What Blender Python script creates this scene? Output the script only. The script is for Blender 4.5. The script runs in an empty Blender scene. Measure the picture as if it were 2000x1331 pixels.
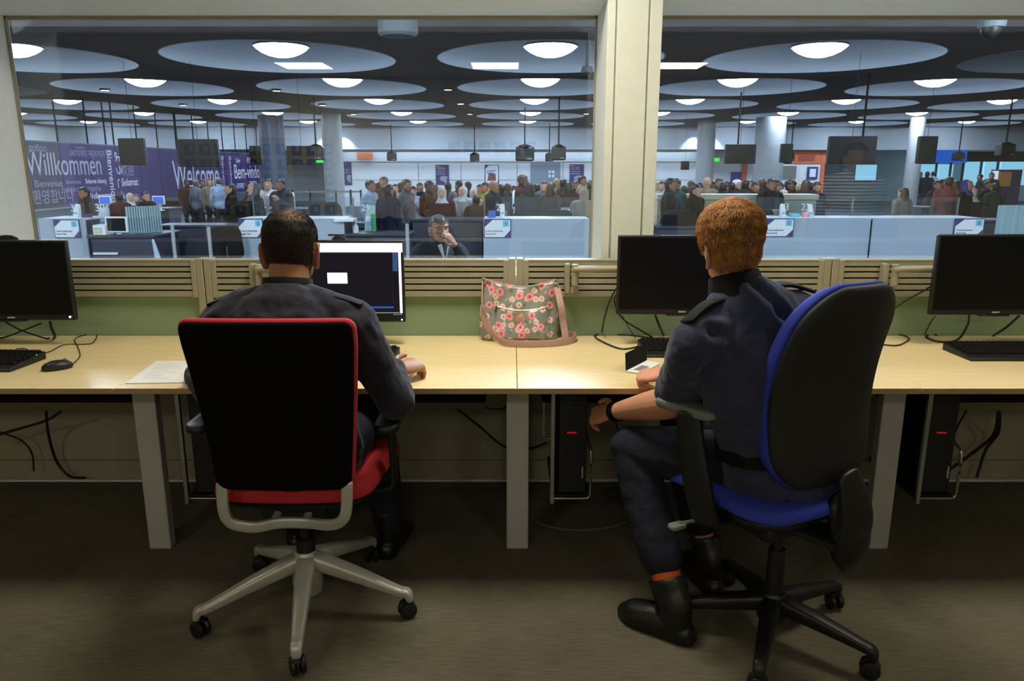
import bpy, bmesh, math, random
from mathutils import Vector, Matrix, noise
random.seed(7)
PI = math.pi
sc = bpy.context.scene
COL = sc.collection
V = Vector

# ------------------------------------------------------------------ camera
F_PX, PITCH, CAMZ = 1464.0, math.radians(12.9), 1.44
CP, SP = math.cos(PITCH), math.sin(PITCH)
cam_d = bpy.data.cameras.new('camera'); cam = bpy.data.objects.new('camera', cam_d); COL.objects.link(cam)
cam.location = (0, 0, CAMZ); cam.rotation_euler = (PI/2 - PITCH, 0, 0)
cam_d.sensor_width = 36; cam_d.lens = F_PX/2000*36; cam_d.clip_end = 300; cam_d.clip_start = 0.05
sc.camera = cam
vs = sc.view_settings
sc.display_settings.display_device = 'sRGB'
vs.view_transform = 'Standard'; vs.look = 'None'; vs.gamma = 1; vs.use_curve_mapping = False; vs.exposure = 0

def at(px, py, Y):
    """world point at depth Y seen at photo pixel (px, py)"""
    dv = py - 665.5; dy = F_PX*CP - dv*SP; dz = -F_PX*SP - dv*CP
    return V(((px-1000)/dy*Y, Y, CAMZ + dz/dy*Y))
def atz(px, py, z):
    dv = py - 665.5; dy = F_PX*CP - dv*SP; dz = -F_PX*SP - dv*CP
    t = (z-CAMZ)/dz
    return V(((px-1000)*t, dy*t, z))

# ------------------------------------------------------------------ materials
def lin(c): return c/12.92 if c <= .04045 else ((c+.055)/1.055)**2.4
def s(r, g, b): return (lin(r/255), lin(g/255), lin(b/255), 1)
def new_mat(name):
    m = bpy.data.materials.new(name); m.use_nodes = True
    nt = m.node_tree; nt.nodes.clear()
    out = nt.nodes.new('ShaderNodeOutputMaterial'); b = nt.nodes.new('ShaderNodeBsdfPrincipled')
    nt.links.new(b.outputs[0], out.inputs[0])
    return m, nt, b, out
def mat(name, rgb, rough=.55, metal=0, var=.08, scale=18, bump=0, bscale=120, spec=.5, stretch=(1,1,1), sheen=0, coat=0):
    m, nt, b, out = new_mat(name)
    tc = nt.nodes.new('ShaderNodeTexCoord'); mp = nt.nodes.new('ShaderNodeMapping'); mp.inputs['Scale'].default_value = stretch
    nt.links.new(tc.outputs['Object'], mp.inputs[0])
    n = nt.nodes.new('ShaderNodeTexNoise'); n.inputs['Scale'].default_value = scale; n.inputs['Detail'].default_value = 4
    nt.links.new(mp.outputs[0], n.inputs[0])
    r = nt.nodes.new('ShaderNodeValToRGB')
    lo = tuple(c*(1-var) for c in rgb[:3])+(1,); hi = tuple(min(1, c*(1+var)) for c in rgb[:3])+(1,)
    r.color_ramp.elements[0].color = lo; r.color_ramp.elements[0].position = .3
    r.color_ramp.elements[1].color = hi; r.color_ramp.elements[1].position = .7
    nt.links.new(n.outputs['Fac'], r.inputs[0]); nt.links.new(r.outputs[0], b.inputs['Base Color'])
    b.inputs['Roughness'].default_value = rough; b.inputs['Metallic'].default_value = metal
    b.inputs['Specular IOR Level'].default_value = spec
    if sheen: b.inputs['Sheen Weight'].default_value = sheen
    if coat: b.inputs['Coat Weight'].default_value = coat
    if bump:
        n2 = nt.nodes.new('ShaderNodeTexNoise'); n2.inputs['Scale'].default_value = bscale; n2.inputs['Detail'].default_value = 3
        nt.links.new(mp.outputs[0], n2.inputs[0])
        bp = nt.nodes.new('ShaderNodeBump'); bp.inputs['Strength'].default_value = bump; bp.inputs['Distance'].default_value = .01
        nt.links.new(n2.outputs['Fac'], bp.inputs['Height']); nt.links.new(bp.outputs[0], b.inputs['Normal'])
    return m
def emit(name, rgb, strength, var=0):
    m, nt, b, out = new_mat(name)
    b.inputs['Base Color'].default_value = (rgb[0]*.5, rgb[1]*.5, rgb[2]*.5, 1); b.inputs['Emission Color'].default_value = rgb
    b.inputs['Emission Strength'].default_value = strength; b.inputs['Roughness'].default_value = .4
    return m
def glass(name, tint, ior=1.5, extra=0.0, rough=0):
    m = bpy.data.materials.new(name); m.use_nodes = True; nt = m.node_tree; nt.nodes.clear()
    out = nt.nodes.new('ShaderNodeOutputMaterial'); mx = nt.nodes.new('ShaderNodeMixShader')
    t = nt.nodes.new('ShaderNodeBsdfTransparent'); g = nt.nodes.new('ShaderNodeBsdfGlossy')
    t.inputs[0].default_value = tint; g.inputs['Roughness'].default_value = rough
    fr = nt.nodes.new('ShaderNodeFresnel'); fr.inputs['IOR'].default_value = ior
    ad = nt.nodes.new('ShaderNodeMath'); ad.operation = 'ADD'; ad.inputs[1].default_value = extra; ad.use_clamp = True
    nt.links.new(fr.outputs[0], ad.inputs[0]); nt.links.new(ad.outputs[0], mx.inputs[0])
    nt.links.new(t.outputs[0], mx.inputs[1]); nt.links.new(g.outputs[0], mx.inputs[2]); nt.links.new(mx.outputs[0], out.inputs[0])
    return m
M = {}
def frosted():
    m = mat('frosted_white_panel', s(200, 214, 224), .45, var=.03); nt = m.node_tree
    b = [n for n in nt.nodes if n.type == 'BSDF_PRINCIPLED'][0]; out = [n for n in nt.nodes if n.type == 'OUTPUT_MATERIAL'][0]
    t = nt.nodes.new('ShaderNodeBsdfTranslucent'); t.inputs[0].default_value = s(214, 228, 238); mx = nt.nodes.new('ShaderNodeMixShader'); mx.inputs[0].default_value = .5
    nt.links.new(b.outputs[0], mx.inputs[1]); nt.links.new(t.outputs[0], mx.inputs[2]); nt.links.new(mx.outputs[0], out.inputs[0]); return m
M['carpet'] = None
def carpet():
    m, nt, b, out = new_mat('carpet')
    tc = nt.nodes.new('ShaderNodeTexCoord')
    def nz(scale, st, detail=3):
        mp = nt.nodes.new('ShaderNodeMapping'); mp.inputs['Scale'].default_value = st; nt.links.new(tc.outputs['Object'], mp.inputs[0])
        n = nt.nodes.new('ShaderNodeTexNoise'); n.inputs['Scale'].default_value = scale; n.inputs['Detail'].default_value = detail; nt.links.new(mp.outputs[0], n.inputs[0]); return n
    a = nz(5, (2.5, 45, 1)); c = nz(2.2, (1, 1, 1), 5); d = nz(420, (1, 1, 1), 1)
    m1 = nt.nodes.new('ShaderNodeMath'); m1.operation = 'MULTIPLY_ADD'; m1.inputs[1].default_value = .55
    nt.links.new(a.outputs['Fac'], m1.inputs[0]); 
    m2 = nt.nodes.new('ShaderNodeMath'); m2.operation = 'MULTIPLY'; m2.inputs[1].default_value = .45; nt.links.new(c.outputs['Fac'], m2.inputs[0]); nt.links.new(m2.outputs[0], m1.inputs[2])
    r = nt.nodes.new('ShaderNodeValToRGB'); r.color_ramp.elements[0].position = .32; r.color_ramp.elements[1].position = .68
    r.color_ramp.elements[0].color = s(88, 84, 70); r.color_ramp.elements[1].color = s(124, 117, 98)
    nt.links.new(m1.outputs[0], r.inputs[0]); nt.links.new(r.outputs[0], b.inputs['Base Color'])
    b.inputs['Roughness'].default_value = .95; b.inputs['Specular IOR Level'].default_value = .1
    bp = nt.nodes.new('ShaderNodeBump'); bp.inputs['Strength'].default_value = .6; bp.inputs['Distance'].default_value = .004
    nt.links.new(d.outputs['Fac'], bp.inputs['Height']); nt.links.new(bp.outputs[0], b.inputs['Normal'])
    return m
M['carpet'] = carpet()
M['maple'] = mat('maple_laminate', s(225, 203, 152), .38, var=.07, scale=6, stretch=(1, 14, 14))
M['maple_edge'] = mat('maple_edging', s(176, 148, 100), .5, var=.06)
M['cream'] = mat('cream_paint', s(211, 214, 202), .6, var=.03)
M['greypaint'] = mat('pale_grey_paint', s(226, 231, 230), .6, var=.03)
M['wallpaint'] = mat('office_wall_paint', s(196, 192, 172), .7, var=.03)
M['ceilpaint'] = mat('office_ceiling_tile', s(190, 190, 182), .8, var=.05, scale=60)
M['slat'] = mat('beige_slat_metal', s(152, 147, 122), .5, var=.05)
M['slatdark'] = mat('dark_groove', s(38, 34, 26), .7)
M['green'] = mat('green_fabric', s(134, 156, 120), .9, var=.1, scale=240, bump=.15, bscale=600)
M['skirt'] = mat('grey_skirting', s(150, 144, 122), .7, var=.05)
M['leg'] = mat('silver_leg_paint', s(186, 186, 180), .45, metal=.2, var=.04)
M['silver'] = mat('satin_silver', s(186, 186, 176), .38, metal=.35, var=.04)
M['chrome'] = mat('chrome_wire', s(175, 175, 170), .25, metal=.9, var=.03)
M['blackplastic'] = mat('black_plastic', s(19, 19, 20), .45, var=.1)
M['mattblack'] = mat('matt_black', s(10, 10, 11), .8, var=.1, spec=.25)
M['chairback'] = mat('black_mesh_fabric', s(11, 10, 11), .95, var=.2, scale=300, spec=.1)
M['greyplastic'] = mat('grey_plastic', s(112, 116, 110), .55, var=.05)
M['red'] = mat('red_upholstery', s(178, 34, 40), .85, var=.12, scale=200, bump=.15, bscale=700)
M['blue'] = mat('blue_upholstery', s(42, 60, 168), .85, var=.12, scale=200, bump=.15, bscale=700)
M['screenblack'] = mat('black_screen_glass', s(5, 5, 6), .35, var=.05, spec=.25)
M['navy'] = mat('navy_shirt_cloth', s(50, 54, 76), .85, var=.12, scale=30, bump=.25, bscale=45, sheen=.15, spec=.2)
M['navyA'] = mat('dark_shirt_cloth', s(36, 36, 48), .88, var=.12, scale=30, bump=.25, bscale=45, sheen=.12, spec=.2)
M['eyewhite'] = mat('eye_white', s(150, 144, 138), .3)
M['trouser'] = mat('dark_trouser_cloth', s(36, 38, 50), .88, var=.15, scale=30, bump=.3, bscale=40, spec=.2)
M['bootblack'] = mat('black_boot_leather', s(16, 15, 15), .42, var=.2, bump=.1, bscale=60)
M['skinA'] = mat('tan_skin', s(158, 110, 78), .5, var=.06, bump=.05, bscale=160)
M['skinB'] = mat('fair_skin', s(208, 148, 116), .5, var=.06, bump=.05, bscale=160)
M['scalpA'] = mat('dark_hair', s(22, 17, 13), .6, var=.3, scale=60)
M['ginger'] = mat('ginger_hair', s(182, 126, 66), .5, var=.3, scale=40)
M['sock'] = mat('orange_sock', s(226, 110, 40), .8)
M['paper'] = mat('white_paper', s(226, 226, 222), .7, var=.03)
M['ink'] = mat('printed_ink', s(120, 122, 130), .8)
M['gold'] = mat('gold_print', s(150, 126, 60), .4)
M['pinkstrap'] = mat('pink_strap', s(178, 142, 134), .6, var=.06)
M['whiteplastic'] = mat('white_plastic', s(218, 224, 226), .45, var=.03)
M['frost'] = frosted()
M['hallwall'] = mat('white_hall_wall', s(214, 220, 222), .6, var=.03, scale=2)
M['hallceil'] = mat('dark_brown_ceiling', s(84, 78, 78), .85, var=.12, scale=3)
M['coffer'] = mat('pale_coffer_paint', s(142, 150, 158), .7, var=.03)
M['hallfloor'] = mat('grey_hall_floor', s(36, 40, 50), .5, var=.1, scale=2)
M['bulkhead'] = mat('grey_white_bulkhead', s(164, 172, 178), .6, var=.03, scale=2)
M['dullgrey'] = mat('dull_blue_grey', s(96, 106, 112), .7)
M['concrete'] = mat('pale_concrete', s(150, 154, 156), .7, var=.08, scale=6)
M['purple'] = mat('purple_banner', s(54, 42, 100), .6, var=.05)
M['hazepurple'] = mat('hazed_purple_banner', s(58, 54, 72), .6, var=.05)  # banner purple greyed by glass haze, painted into the colour
M['lettering'] = mat('white_lettering', s(222, 222, 232), .6, var=.02)
M['navyprint'] = mat('navy_print', s(42, 40, 108), .6, var=.04)
M['goldprint'] = mat('yellow_print', s(226, 176, 60), .6)
M['cyanicon'] = mat('cyan_icon', s(96, 186, 210), .5)
M['orange'] = mat('orange_fascia', s(206, 104, 62), .6)
M['bluefascia'] = emit('lit_blue_fascia', s(24, 96, 205), .9)
M['exitgreen'] = emit('lit_green_sign', s(30, 210, 60), 1.6)
M['orangesign'] = emit('lit_orange_sign', s(200, 110, 70), .5)
M['daylight'] = emit('bright_window_pane', s(150, 215, 245), 1.0)
M['lamp'] = emit('lit_opal_bowl', s(216, 232, 255), 78)
M['downlight'] = emit('lit_downlight_lens', s(235, 238, 255), 12)
M['cove'] = emit('cove_lamp', s(215, 230, 255), 9)
M['tube'] = emit('lit_ceiling_diffuser', s(255, 238, 205), 2.3)
M['beige'] = mat('beige_counter_laminate', s(190, 184, 160), .5, var=.05)
M['winglass'] = glass('window_glass', (.92, .955, .965, 1), 1.5, .045)
M['hallglass'] = glass('screen_glass', (.86, .93, .95, 1), 1.45)
M['ribglass'] = mat('ribbed_green_glass', s(140, 172, 176), .3, var=.25, scale=8, stretch=(8, 1, .05))
M['darkdesk'] = mat('dark_desk_laminate', s(52, 54, 66), .5, var=.1)
M['teal'] = mat('teal_screen', s(70, 150, 170), .4)
M['screenblue'] = emit('lit_blue_screen', s(70, 110, 210), .7)
M['brown'] = mat('brown_card', s(110, 66, 70), .6)

# ------------------------------------------------------------------ mesh builder
class MB:
    def __init__(self): self.v = []; self.f = []; self.m = []
    def add(self, vs_, fs, mi=0):
        o = len(self.v); self.v += [V(p) for p in vs_]
        for f in fs: self.f.append([i+o for i in f]); self.m.append(mi)
        return self
    def box(self, c, sz, R=None, mi=0):
        hx, hy, hz = sz[0]/2, sz[1]/2, sz[2]/2
        P = [V((x, y, z)) for z in (-hz, hz) for y in (-hy, hy) for x in (-hx, hx)]
        if R is not None: P = [R @ p for p in P]
        c = V(c)
        return self.add([c+p for p in P], [(0,2,3,1),(4,5,7,6),(0,1,5,4),(2,6,7,3),(1,3,7,5),(0,4,6,2)], mi)
    def span(self, x0, x1, y0, y1, z0, z1, mi=0):
        return self.box(((x0+x1)/2, (y0+y1)/2, (z0+z1)/2), (abs(x1-x0), abs(y1-y0), abs(z1-z0)), None, mi)
    def rings(self, rs, mi=0, caps=True, closed=False):
        n = len(rs[0]); vs_ = [p for r in rs for p in r]; fs = []
        for i in range(len(rs)-1):
            for j in range(n): fs.append((i*n+j, i*n+(j+1) % n, (i+1)*n+(j+1) % n, (i+1)*n+j))
        if caps: fs.append(tuple(range(n-1, -1, -1))); k = (len(rs)-1)*n; fs.append(tuple(k+j for j in range(n)))
        return self.add(vs_, fs, mi)
    def tube(self, pts, rad, n=12, ref=(0,0,1), cap='flat', sub=0, mi=0, sq=0):
        pts = [V(p) for p in pts]
        if not isinstance(rad, list): rad = [rad]*len(pts)
        rad = [(r, r) if not isinstance(r, (list, tuple)) else tuple(r) for r in rad]
        if sub:
            P, Rr = [], []
            for i in range(len(pts)-1):
                p0, p1, p2, p3 = pts[max(i-1,0)], pts[i], pts[i+1], pts[min(i+2,len(pts)-1)]
                r0, r1, r2, r3 = rad[max(i-1,0)], rad[i], rad[i+1], rad[min(i+2,len(pts)-1)]
                for k in range(sub):
                    t = k/sub
                    def cr(a, b, c, d): return .5*((2*b)+(c-a)*t+(2*a-5*b+4*c-d)*t*t+(3*b-a-3*c+d)*t**3)
                    P.append(cr(p0, p1, p2, p3)); Rr.append(tuple(max(1e-4, cr(r0[q], r1[q], r2[q], r3[q])) for q in (0, 1)))
            P.append(pts[-1]); Rr.append(rad[-1]); pts, rad = P, Rr
        ref = V(ref); rs = []; N = len(pts)
        T = [(pts[min(i+1, N-1)]-pts[max(i-1, 0)]).normalized() for i in range(N)]
        def ring(c, t, a, b):
            u = ref - t*ref.dot(t)
            if u.length < 1e-3: u = V((1, 0, 0)) - t*t.x
            if u.length < 1e-3: u = V((0, 1, 0)) - t*t.y
            u.normalize(); w = t.cross(u); o = []
            for j in range(n):
                an = 2*PI*(j+.5)/n; ca, sa = math.cos(an), math.sin(an)
                if sq: ca = math.copysign(abs(ca)**sq, ca); sa = math.copysign(abs(sa)**sq, sa)
                o.append(c + u*a*ca + w*b*sa)
            return o
        if cap == 'round':
            for k in (80, 55, 28):
                q = math.radians(k); mr = min(rad[0]); rs.append(ring(pts[0]-T[0]*mr*math.sin(q), T[0], rad[0][0]*math.cos(q), rad[0][1]*math.cos(q)))
        for i in range(N): rs.append(ring(pts[i], T[i], *rad[i]))
        if cap == 'round':
            for k in (28, 55, 80):
                q = math.radians(k); mr = min(rad[-1]); rs.append(ring(pts[-1]+T[-1]*mr*math.sin(q), T[-1], rad[-1][0]*math.cos(q), rad[-1][1]*math.cos(q)))
        return self.rings(rs, mi)
    def cyl(self, p0, p1, r0, r1=None, n=20, mi=0): return self.tube([p0, p1], [r0, r0 if r1 is None else r1], n, mi=mi)
    def lathe(self, prof, c=(0,0,0), axis=(0,0,1), n=32, mi=0, caps=True):
        c = V(c); a = V(axis).normalized(); u = a.orthogonal().normalized(); w = a.cross(u)
        rs = [[c + a*z + (u*math.cos(2*PI*j/n)+w*math.sin(2*PI*j/n))*max(r, 1e-4) for j in range(n)] for r, z in prof]
        return self.rings(rs, mi, caps)
    def ball(self, c, r, R=None, n=16, mi=0):
        if not isinstance(r, (tuple, list)): r = (r, r, r)
        c = V(c); rs = []
        for i in range(1, n//2):
            ph = PI*i/(n//2)
            ring = [V((r[0]*math.sin(ph)*math.cos(2*PI*j/n), r[1]*math.sin(ph)*math.sin(2*PI*j/n), -r[2]*math.cos(ph))) for j in range(n)]
            rs.append([c + (R @ p if R is not None else p) for p in ring])
        return self.rings(rs, mi)
    def prism(self, poly, vec, mi=0):
        n = len(poly); P = [V(p) for p in poly]; vec = V(vec)
        return self.add(P+[p+vec for p in P], [tuple(range(n-1,-1,-1)), tuple(range(n, 2*n))]+[(j, (j+1) % n, n+(j+1) % n, n+j) for j in range(n)], mi)
    def pillow(self, fn, outline, tf, tb, prof=((1,0),(.99,.45),(.965,.8),(.92,1),(.6,1),(.25,1)), mi=0, mi_b=None):
        """padded slab: outline in (u,v); fn(u,v,w) -> point; tf/tb thickness either way"""
        n = len(outline); mb_ = mi if mi_b is None else mi_b
        def ring(sx, w): return [fn(u*sx, v*sx, w) for u, v in outline]
        base = [ring(1, 0)]
        for side, t, mm in ((1, tf, mi), (-1, -tb, mb_)):
            rs = base + [ring(k, t*p) for k, p in prof[1:]] + [[fn(u*.02, v*.02, t) for u, v in outline]]
            o = len(self.v); self.v += [V(p) for r in rs for p in r]
            for i in range(len(rs)-1):
                for j in range(n):
                    q = (o+i*n+j, o+i*n+(j+1) % n, o+(i+1)*n+(j+1) % n, o+(i+1)*n+j)
                    self.f.append(list(q if side > 0 else q[::-1])); self.m.append(mm)
            k = o+(len(rs)-1)*n; q = [k+j for j in range(n)]
            self.f.append(q if side > 0 else q[::-1]); self.m.append(mm)
        return self
    def mesh(self, name, mats, inv=None, smooth=None):
        me = bpy.data.meshes.new(name)
        vs_ = [inv @ p for p in self.v] if inv is not None else self.v
        me.from_pydata([tuple(p) for p in vs_], [], self.f); me.update()
        for m in (mats if isinstance(mats, (list, tuple)) else [mats]): me.materials.append(m)
        me.polygons.foreach_set('material_index', self.m)
        bm = bmesh.new(); bm.from_mesh(me); bmesh.ops.remove_doubles(bm, verts=bm.verts, dist=2e-5); bmesh.ops.recalc_face_normals(bm, faces=bm.faces); bm.to_mesh(me); bm.free()
        if smooth is not None:
            me.shade_smooth()
            if smooth < 179: me.set_sharp_from_angle(angle=math.radians(smooth))
        return me
def rrect(hw, hh, r, k=6):
    o = []
    for cx, cy, a0 in ((hw-r, hh-r, 0), (-hw+r, hh-r, 90), (-hw+r, -hh+r, 180), (hw-r, -hh+r, 270)):
        for i in range(k+1):
            a = math.radians(a0+90*i/k); o.append((cx+r*math.cos(a), cy+r*math.sin(a)))
    o2 = []
    for i, p in enumerate(o):   # a few points along the straight edges so that curved slabs bend
        q = o[(i+1) % len(o)]; o2.append(p); d = math.hypot(q[0]-p[0], q[1]-p[1])
        if d > .06:
            kk = int(d/.04)
            for t in range(1, kk): o2.append((p[0]+(q[0]-p[0])*t/kk, p[1]+(q[1]-p[1])*t/kk))
    return o2

WM = {}
def frosted():
    m = mat('frosted_white_panel', s(200, 214, 224), .45, var=.03); nt = m.node_tree
    b = [n for n in nt.nodes if n.type == 'BSDF_PRINCIPLED'][0]; out = [n for n in nt.nodes if n.type == 'OUTPUT_MATERIAL'][0]
    t = nt.nodes.new('ShaderNodeBsdfTranslucent'); t.inputs[0].default_value = s(214, 228, 238); mx = nt.nodes.new('ShaderNodeMixShader'); mx.inputs[0].default_value = .5
    nt.links.new(b.outputs[0], mx.inputs[1]); nt.links.new(t.outputs[0], mx.inputs[2]); nt.links.new(mx.outputs[0], out.inputs[0]); return m
def tag(o, label=None, cat=None, group=None, kind=None):
    if label: o['label'] = label
    if cat: o['category'] = cat
    if group: o['group'] = group
    if kind: o['kind'] = kind
    return o
def thing(name, label, cat, loc=(0,0,0), rz=0, group=None):
    o = bpy.data.objects.new(name, None); COL.objects.link(o); o.empty_display_size = .1
    o.location = loc; o.rotation_euler = (0, 0, rz)
    WM[o] = Matrix.Translation(V(loc)) @ Matrix.Rotation(rz, 4, 'Z')
    return tag(o, label, cat, group)
def part(mb, name, m, parent=None, smooth=40, bevel=0, local=False, label=None, seg=2):
    """one mesh object; mb in world coordinates unless local"""
    inv = None
    if parent is not None and not local: inv = WM[parent].inverted()
    o = bpy.data.objects.new(name, mb.mesh(name, m, inv, smooth) if isinstance(mb, MB) else mb); COL.objects.link(o)
    if parent is not None: o.parent = parent; WM[o] = WM[parent]
    else: WM[o] = Matrix.Identity(4)
    if bevel:
        b = o.modifiers.new('bevel', 'BEVEL'); b.width = bevel; b.segments = seg; b.limit_method = 'ANGLE'; b.angle_limit = math.radians(40)
    if label: o['label'] = label
    return o
def solo(mb, name, m, label, cat, group=None, **k):
    return tag(part(mb, name, m, None, **k), label, cat, group)
def struct(mb, name, m, **k):
    return tag(part(mb, name, m, None, **k), kind='structure')
def dup(root, loc, rz=0, scale=None, label=None, group=None, mats=None):
    r = root.copy(); COL.objects.link(r); r.location = loc; r.rotation_euler = (0, 0, rz)
    if scale: r.scale = scale
    WM[r] = Matrix.LocRotScale(V(loc), Matrix.Rotation(rz, 3, 'Z').to_quaternion(), V(scale) if scale else V((1,1,1)))
    if label: r['label'] = label
    if group: r['group'] = group
    def rec(src, dst):
        for ch in list(src.children):
            c = ch.copy(); COL.objects.link(c); c.parent = dst
            if mats and ch.name.split('.')[0] in mats:
                c.material_slots[0].link = 'OBJECT'; c.material_slots[0].material = mats[ch.name.split('.')[0]]
            rec(ch, c)
    rec(root, r)
    return r
def text(body, size, org, ax, up, m, parent, name='lettering', extrude=.002, align='LEFT', squash=1, space=1):
    """flat lettering whose baseline starts at org, running along ax, upright along up"""
    cu = bpy.data.curves.new('lettering', 'FONT'); cu.body = body; cu.size = size; cu.extrude = extrude; cu.align_x = align; cu.space_character = space
    t = bpy.data.objects.new('tmp', cu); COL.objects.link(t)
    dg = bpy.context.evaluated_depsgraph_get(); me = bpy.data.meshes.new_from_object(t.evaluated_get(dg))
    bpy.data.objects.remove(t); 
    ax = V(ax).normalized(); up = V(up).normalized(); nn = ax.cross(up)
    Mx = Matrix((( ax.x*squash, up.x, nn.x, org[0]), (ax.y*squash, up.y, nn.y, org[1]), (ax.z*squash, up.z, nn.z, org[2]), (0,0,0,1)))
    if parent is not None: Mx = WM[parent].inverted() @ Mx
    me.transform(Mx); me.materials.clear(); me.materials.append(m); me.name = name
    o = bpy.data.objects.new(name, me); COL.objects.link(o)
    if parent is not None: o.parent = parent; WM[o] = WM[parent]
    return o
def solid(mb, voxel, smooth=4, mats=None, fn=None, name='body'):
    """fuse overlapping closed shapes into one continuous surface"""
    me = mb.mesh('tmp', [], None, None); t = bpy.data.objects.new('tmp', me); COL.objects.link(t)
    r = t.modifiers.new('r', 'REMESH'); r.mode = 'VOXEL'; r.voxel_size = voxel; r.use_smooth_shade = True
    if smooth: q = t.modifiers.new('s', 'SMOOTH'); q.iterations = smooth; q.factor = .5
    dg = bpy.context.evaluated_depsgraph_get(); out = bpy.data.meshes.new_from_object(t.evaluated_get(dg))
    bpy.data.objects.remove(t); bpy.data.meshes.remove(me)
    if fn:
        nv = [n.vector.copy() for n in out.vertex_normals]
        for i, vv in enumerate(out.vertices): vv.co = vv.co + nv[i]*fn(vv.co.copy())
        out.update()
    for m in (mats if isinstance(mats, (list, tuple)) else [mats]): out.materials.append(m)
    out.shade_smooth(); out.name = name
    return out
def put(me, name, parent, world=True, label=None):
    if world and parent is not None: me.transform(WM[parent].inverted())
    o = bpy.data.objects.new(name, me); COL.objects.link(o)
    if parent is not None: o.parent = parent; WM[o] = WM[parent]
    if label: o['label'] = label
    return o
def rot3(yaw=0, pitch=0, roll=0):
    return (Matrix.Rotation(yaw, 3, 'Z') @ Matrix.Rotation(pitch, 3, 'X') @ Matrix.Rotation(roll, 3, 'Y'))
# ================================================================== OFFICE SHELL
WY0, WY1 = 3.30, 3.70            # window wall front / back face
SILL, HEAD = .98, 2.125
FLOORZ, HFZ = 0.0, -.45          # office floor / hall floor
JL, JR = -2.33, 3.4              # window jambs
struct(MB().span(-4.6, 4.6, -3.3, WY0+.02, -.06, 0), 'floor', M['carpet'])
struct(MB().span(-4.6, 4.6, -3.3, WY1, 2.66, 2.72), 'ceiling', M['ceilpaint'])
struct(MB().span(-4.6, 4.6, -3.4, -3.3, -.06, 2.7), 'wall_back', M['wallpaint'])
struct(MB().span(-4.7, -4.6, -3.4, WY1, -.06, 2.7), 'wall_left', M['wallpaint'])
struct(MB().span(4.6, 4.7, -3.4, WY1, -.06, 2.7), 'wall_right', M['wallpaint'])
w = MB().span(-4.6, 4.6, WY0, WY1, HFZ, SILL)
w.span(-4.6, 4.6, WY0, WY1, HEAD, 2.7); w.span(-4.6, JL, WY0, WY1, SILL, HEAD); w.span(JR, 4.6, WY0, WY1, SILL, HEAD)
struct(w, 'wall_front', M['greypaint'])
# the mullion between the two panes, with cover strips
mu = MB().span(.392, .617, WY0, WY1, SILL, HEAD)
for x0, x1 in ((.392, .425), (.432, .560), (.567, .617)): mu.span(x0, x1, WY0-.012, WY0+.01, SILL, HEAD)
struct(mu, 'trim_1', M['cream'], bevel=.002)
struct(MB().span(JL, JR, WY1-.06, WY1, SILL, SILL+.02), 'trim_2', M['greypaint'])
def pane(x0, x1, n):
    g = thing('window_%d' % n, None, None, ((x0+x1)/2, WY1, SILL)); tag(g, kind='structure')
    part(MB().span(x0, x1, WY1-.012, WY1-.004, SILL, HEAD), 'glazing', M['winglass'], g, smooth=None)
    f = MB()
    for a, b in ((x0, x0+.008), (x1-.008, x1)): f.span(a, b, WY1-.022, WY1-.0005, SILL, HEAD)
    f.span(x0, x1, WY1-.022, WY1-.0005, HEAD-.014, HEAD)
    part(f, 'window_frame', M['skirt'], g)
pane(JL, .392, 1); pane(.617, JR, 2)

# ceiling lights of the office
OFF_L = [(-2.3, 2.45, .14), (-.15, 2.5, 1.05), (1.95, 2.5, .62), (-2.48, -2.08, 1.0), (-.2, -2.08, .5), (2.0, -2.08, .6)]
lab = ['over the left end of the desk row', 'over the middle of the desk row', 'over the right end of the desk row', 'at the back of the office, by the picture board', 'at the back of the office, middle', 'at the back of the office, right']
for i, (x, y, k) in enumerate(OFF_L):
    t = thing('ceiling_light', 'flat square office ceiling light '+lab[i], 'light', (x, y, 2.66), 0, 'office ceiling lights')
    f = MB()
    for dx, dy, sx, sy in ((-.29, 0, .02, .6), (.29, 0, .02, .6), (0, -.29, .56, .02), (0, .29, .56, .02)): f.box((x+dx, y+dy, 2.652), (sx, sy, .016))
    for dx in (-.14, 0, .14): f.box((x+dx, y, 2.648), (.008, .56, .01))
    part(f, 'frame', M['greypaint'], t)
    part(MB().box((x, y, 2.656), (.56, .56, .006)), 'diffuser', M['tube'], t)
    L = bpy.data.lights.new('office_lamp', 'AREA'); L.shape = 'SQUARE'; L.size = .55; L.energy = 33*k; L.color = (1.0, .94, .80)
    lo = bpy.data.objects.new('office_lamp', L); COL.objects.link(lo); lo.location = (x, y, 2.64)

# picture board on the back wall (mirrored in the window)
bd = thing('picture_board', 'tan wall board holding a grid of dark blue picture cards, mirrored in the window', 'board', (-3.5, -3.28, .78), 0)
part(MB().span(-4.55, -2.45, -3.295, -3.27, .78, 1.86), 'backing', mat('tan_board', s(170, 148, 96), .7), bd)
c1 = mat('navy_card', s(26, 30, 58), .6); c2 = mat('pale_card', s(140, 140, 150), .6)
cd = MB()
for i in range(10):
    for j in range(5):
        x = -4.44+i*.21; z = .88+j*.205
        cd.box((x, -3.262, z), (.14, .012, .15), None, 0); cd.box((x+.02, -3.254, z+.01), (.05, .006, .07), None, 1)
part(cd, 'card_grid', [c1, c2], bd)
b2 = thing('picture_strip', 'row of six blue picture cards on the pale back wall, mirrored in the window', 'picture', (-.25, -3.3, 1.6))
cd = MB()
for i in range(6): cd.box((-.8+i*.21, -3.288, 1.72), (.15, .02, .18), None, 0); cd.box((-.77+i*.21, -3.276, 1.73), (.05, .006, .08), None, 1)
part(cd, 'card_grid', [c1, c2], b2)

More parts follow.
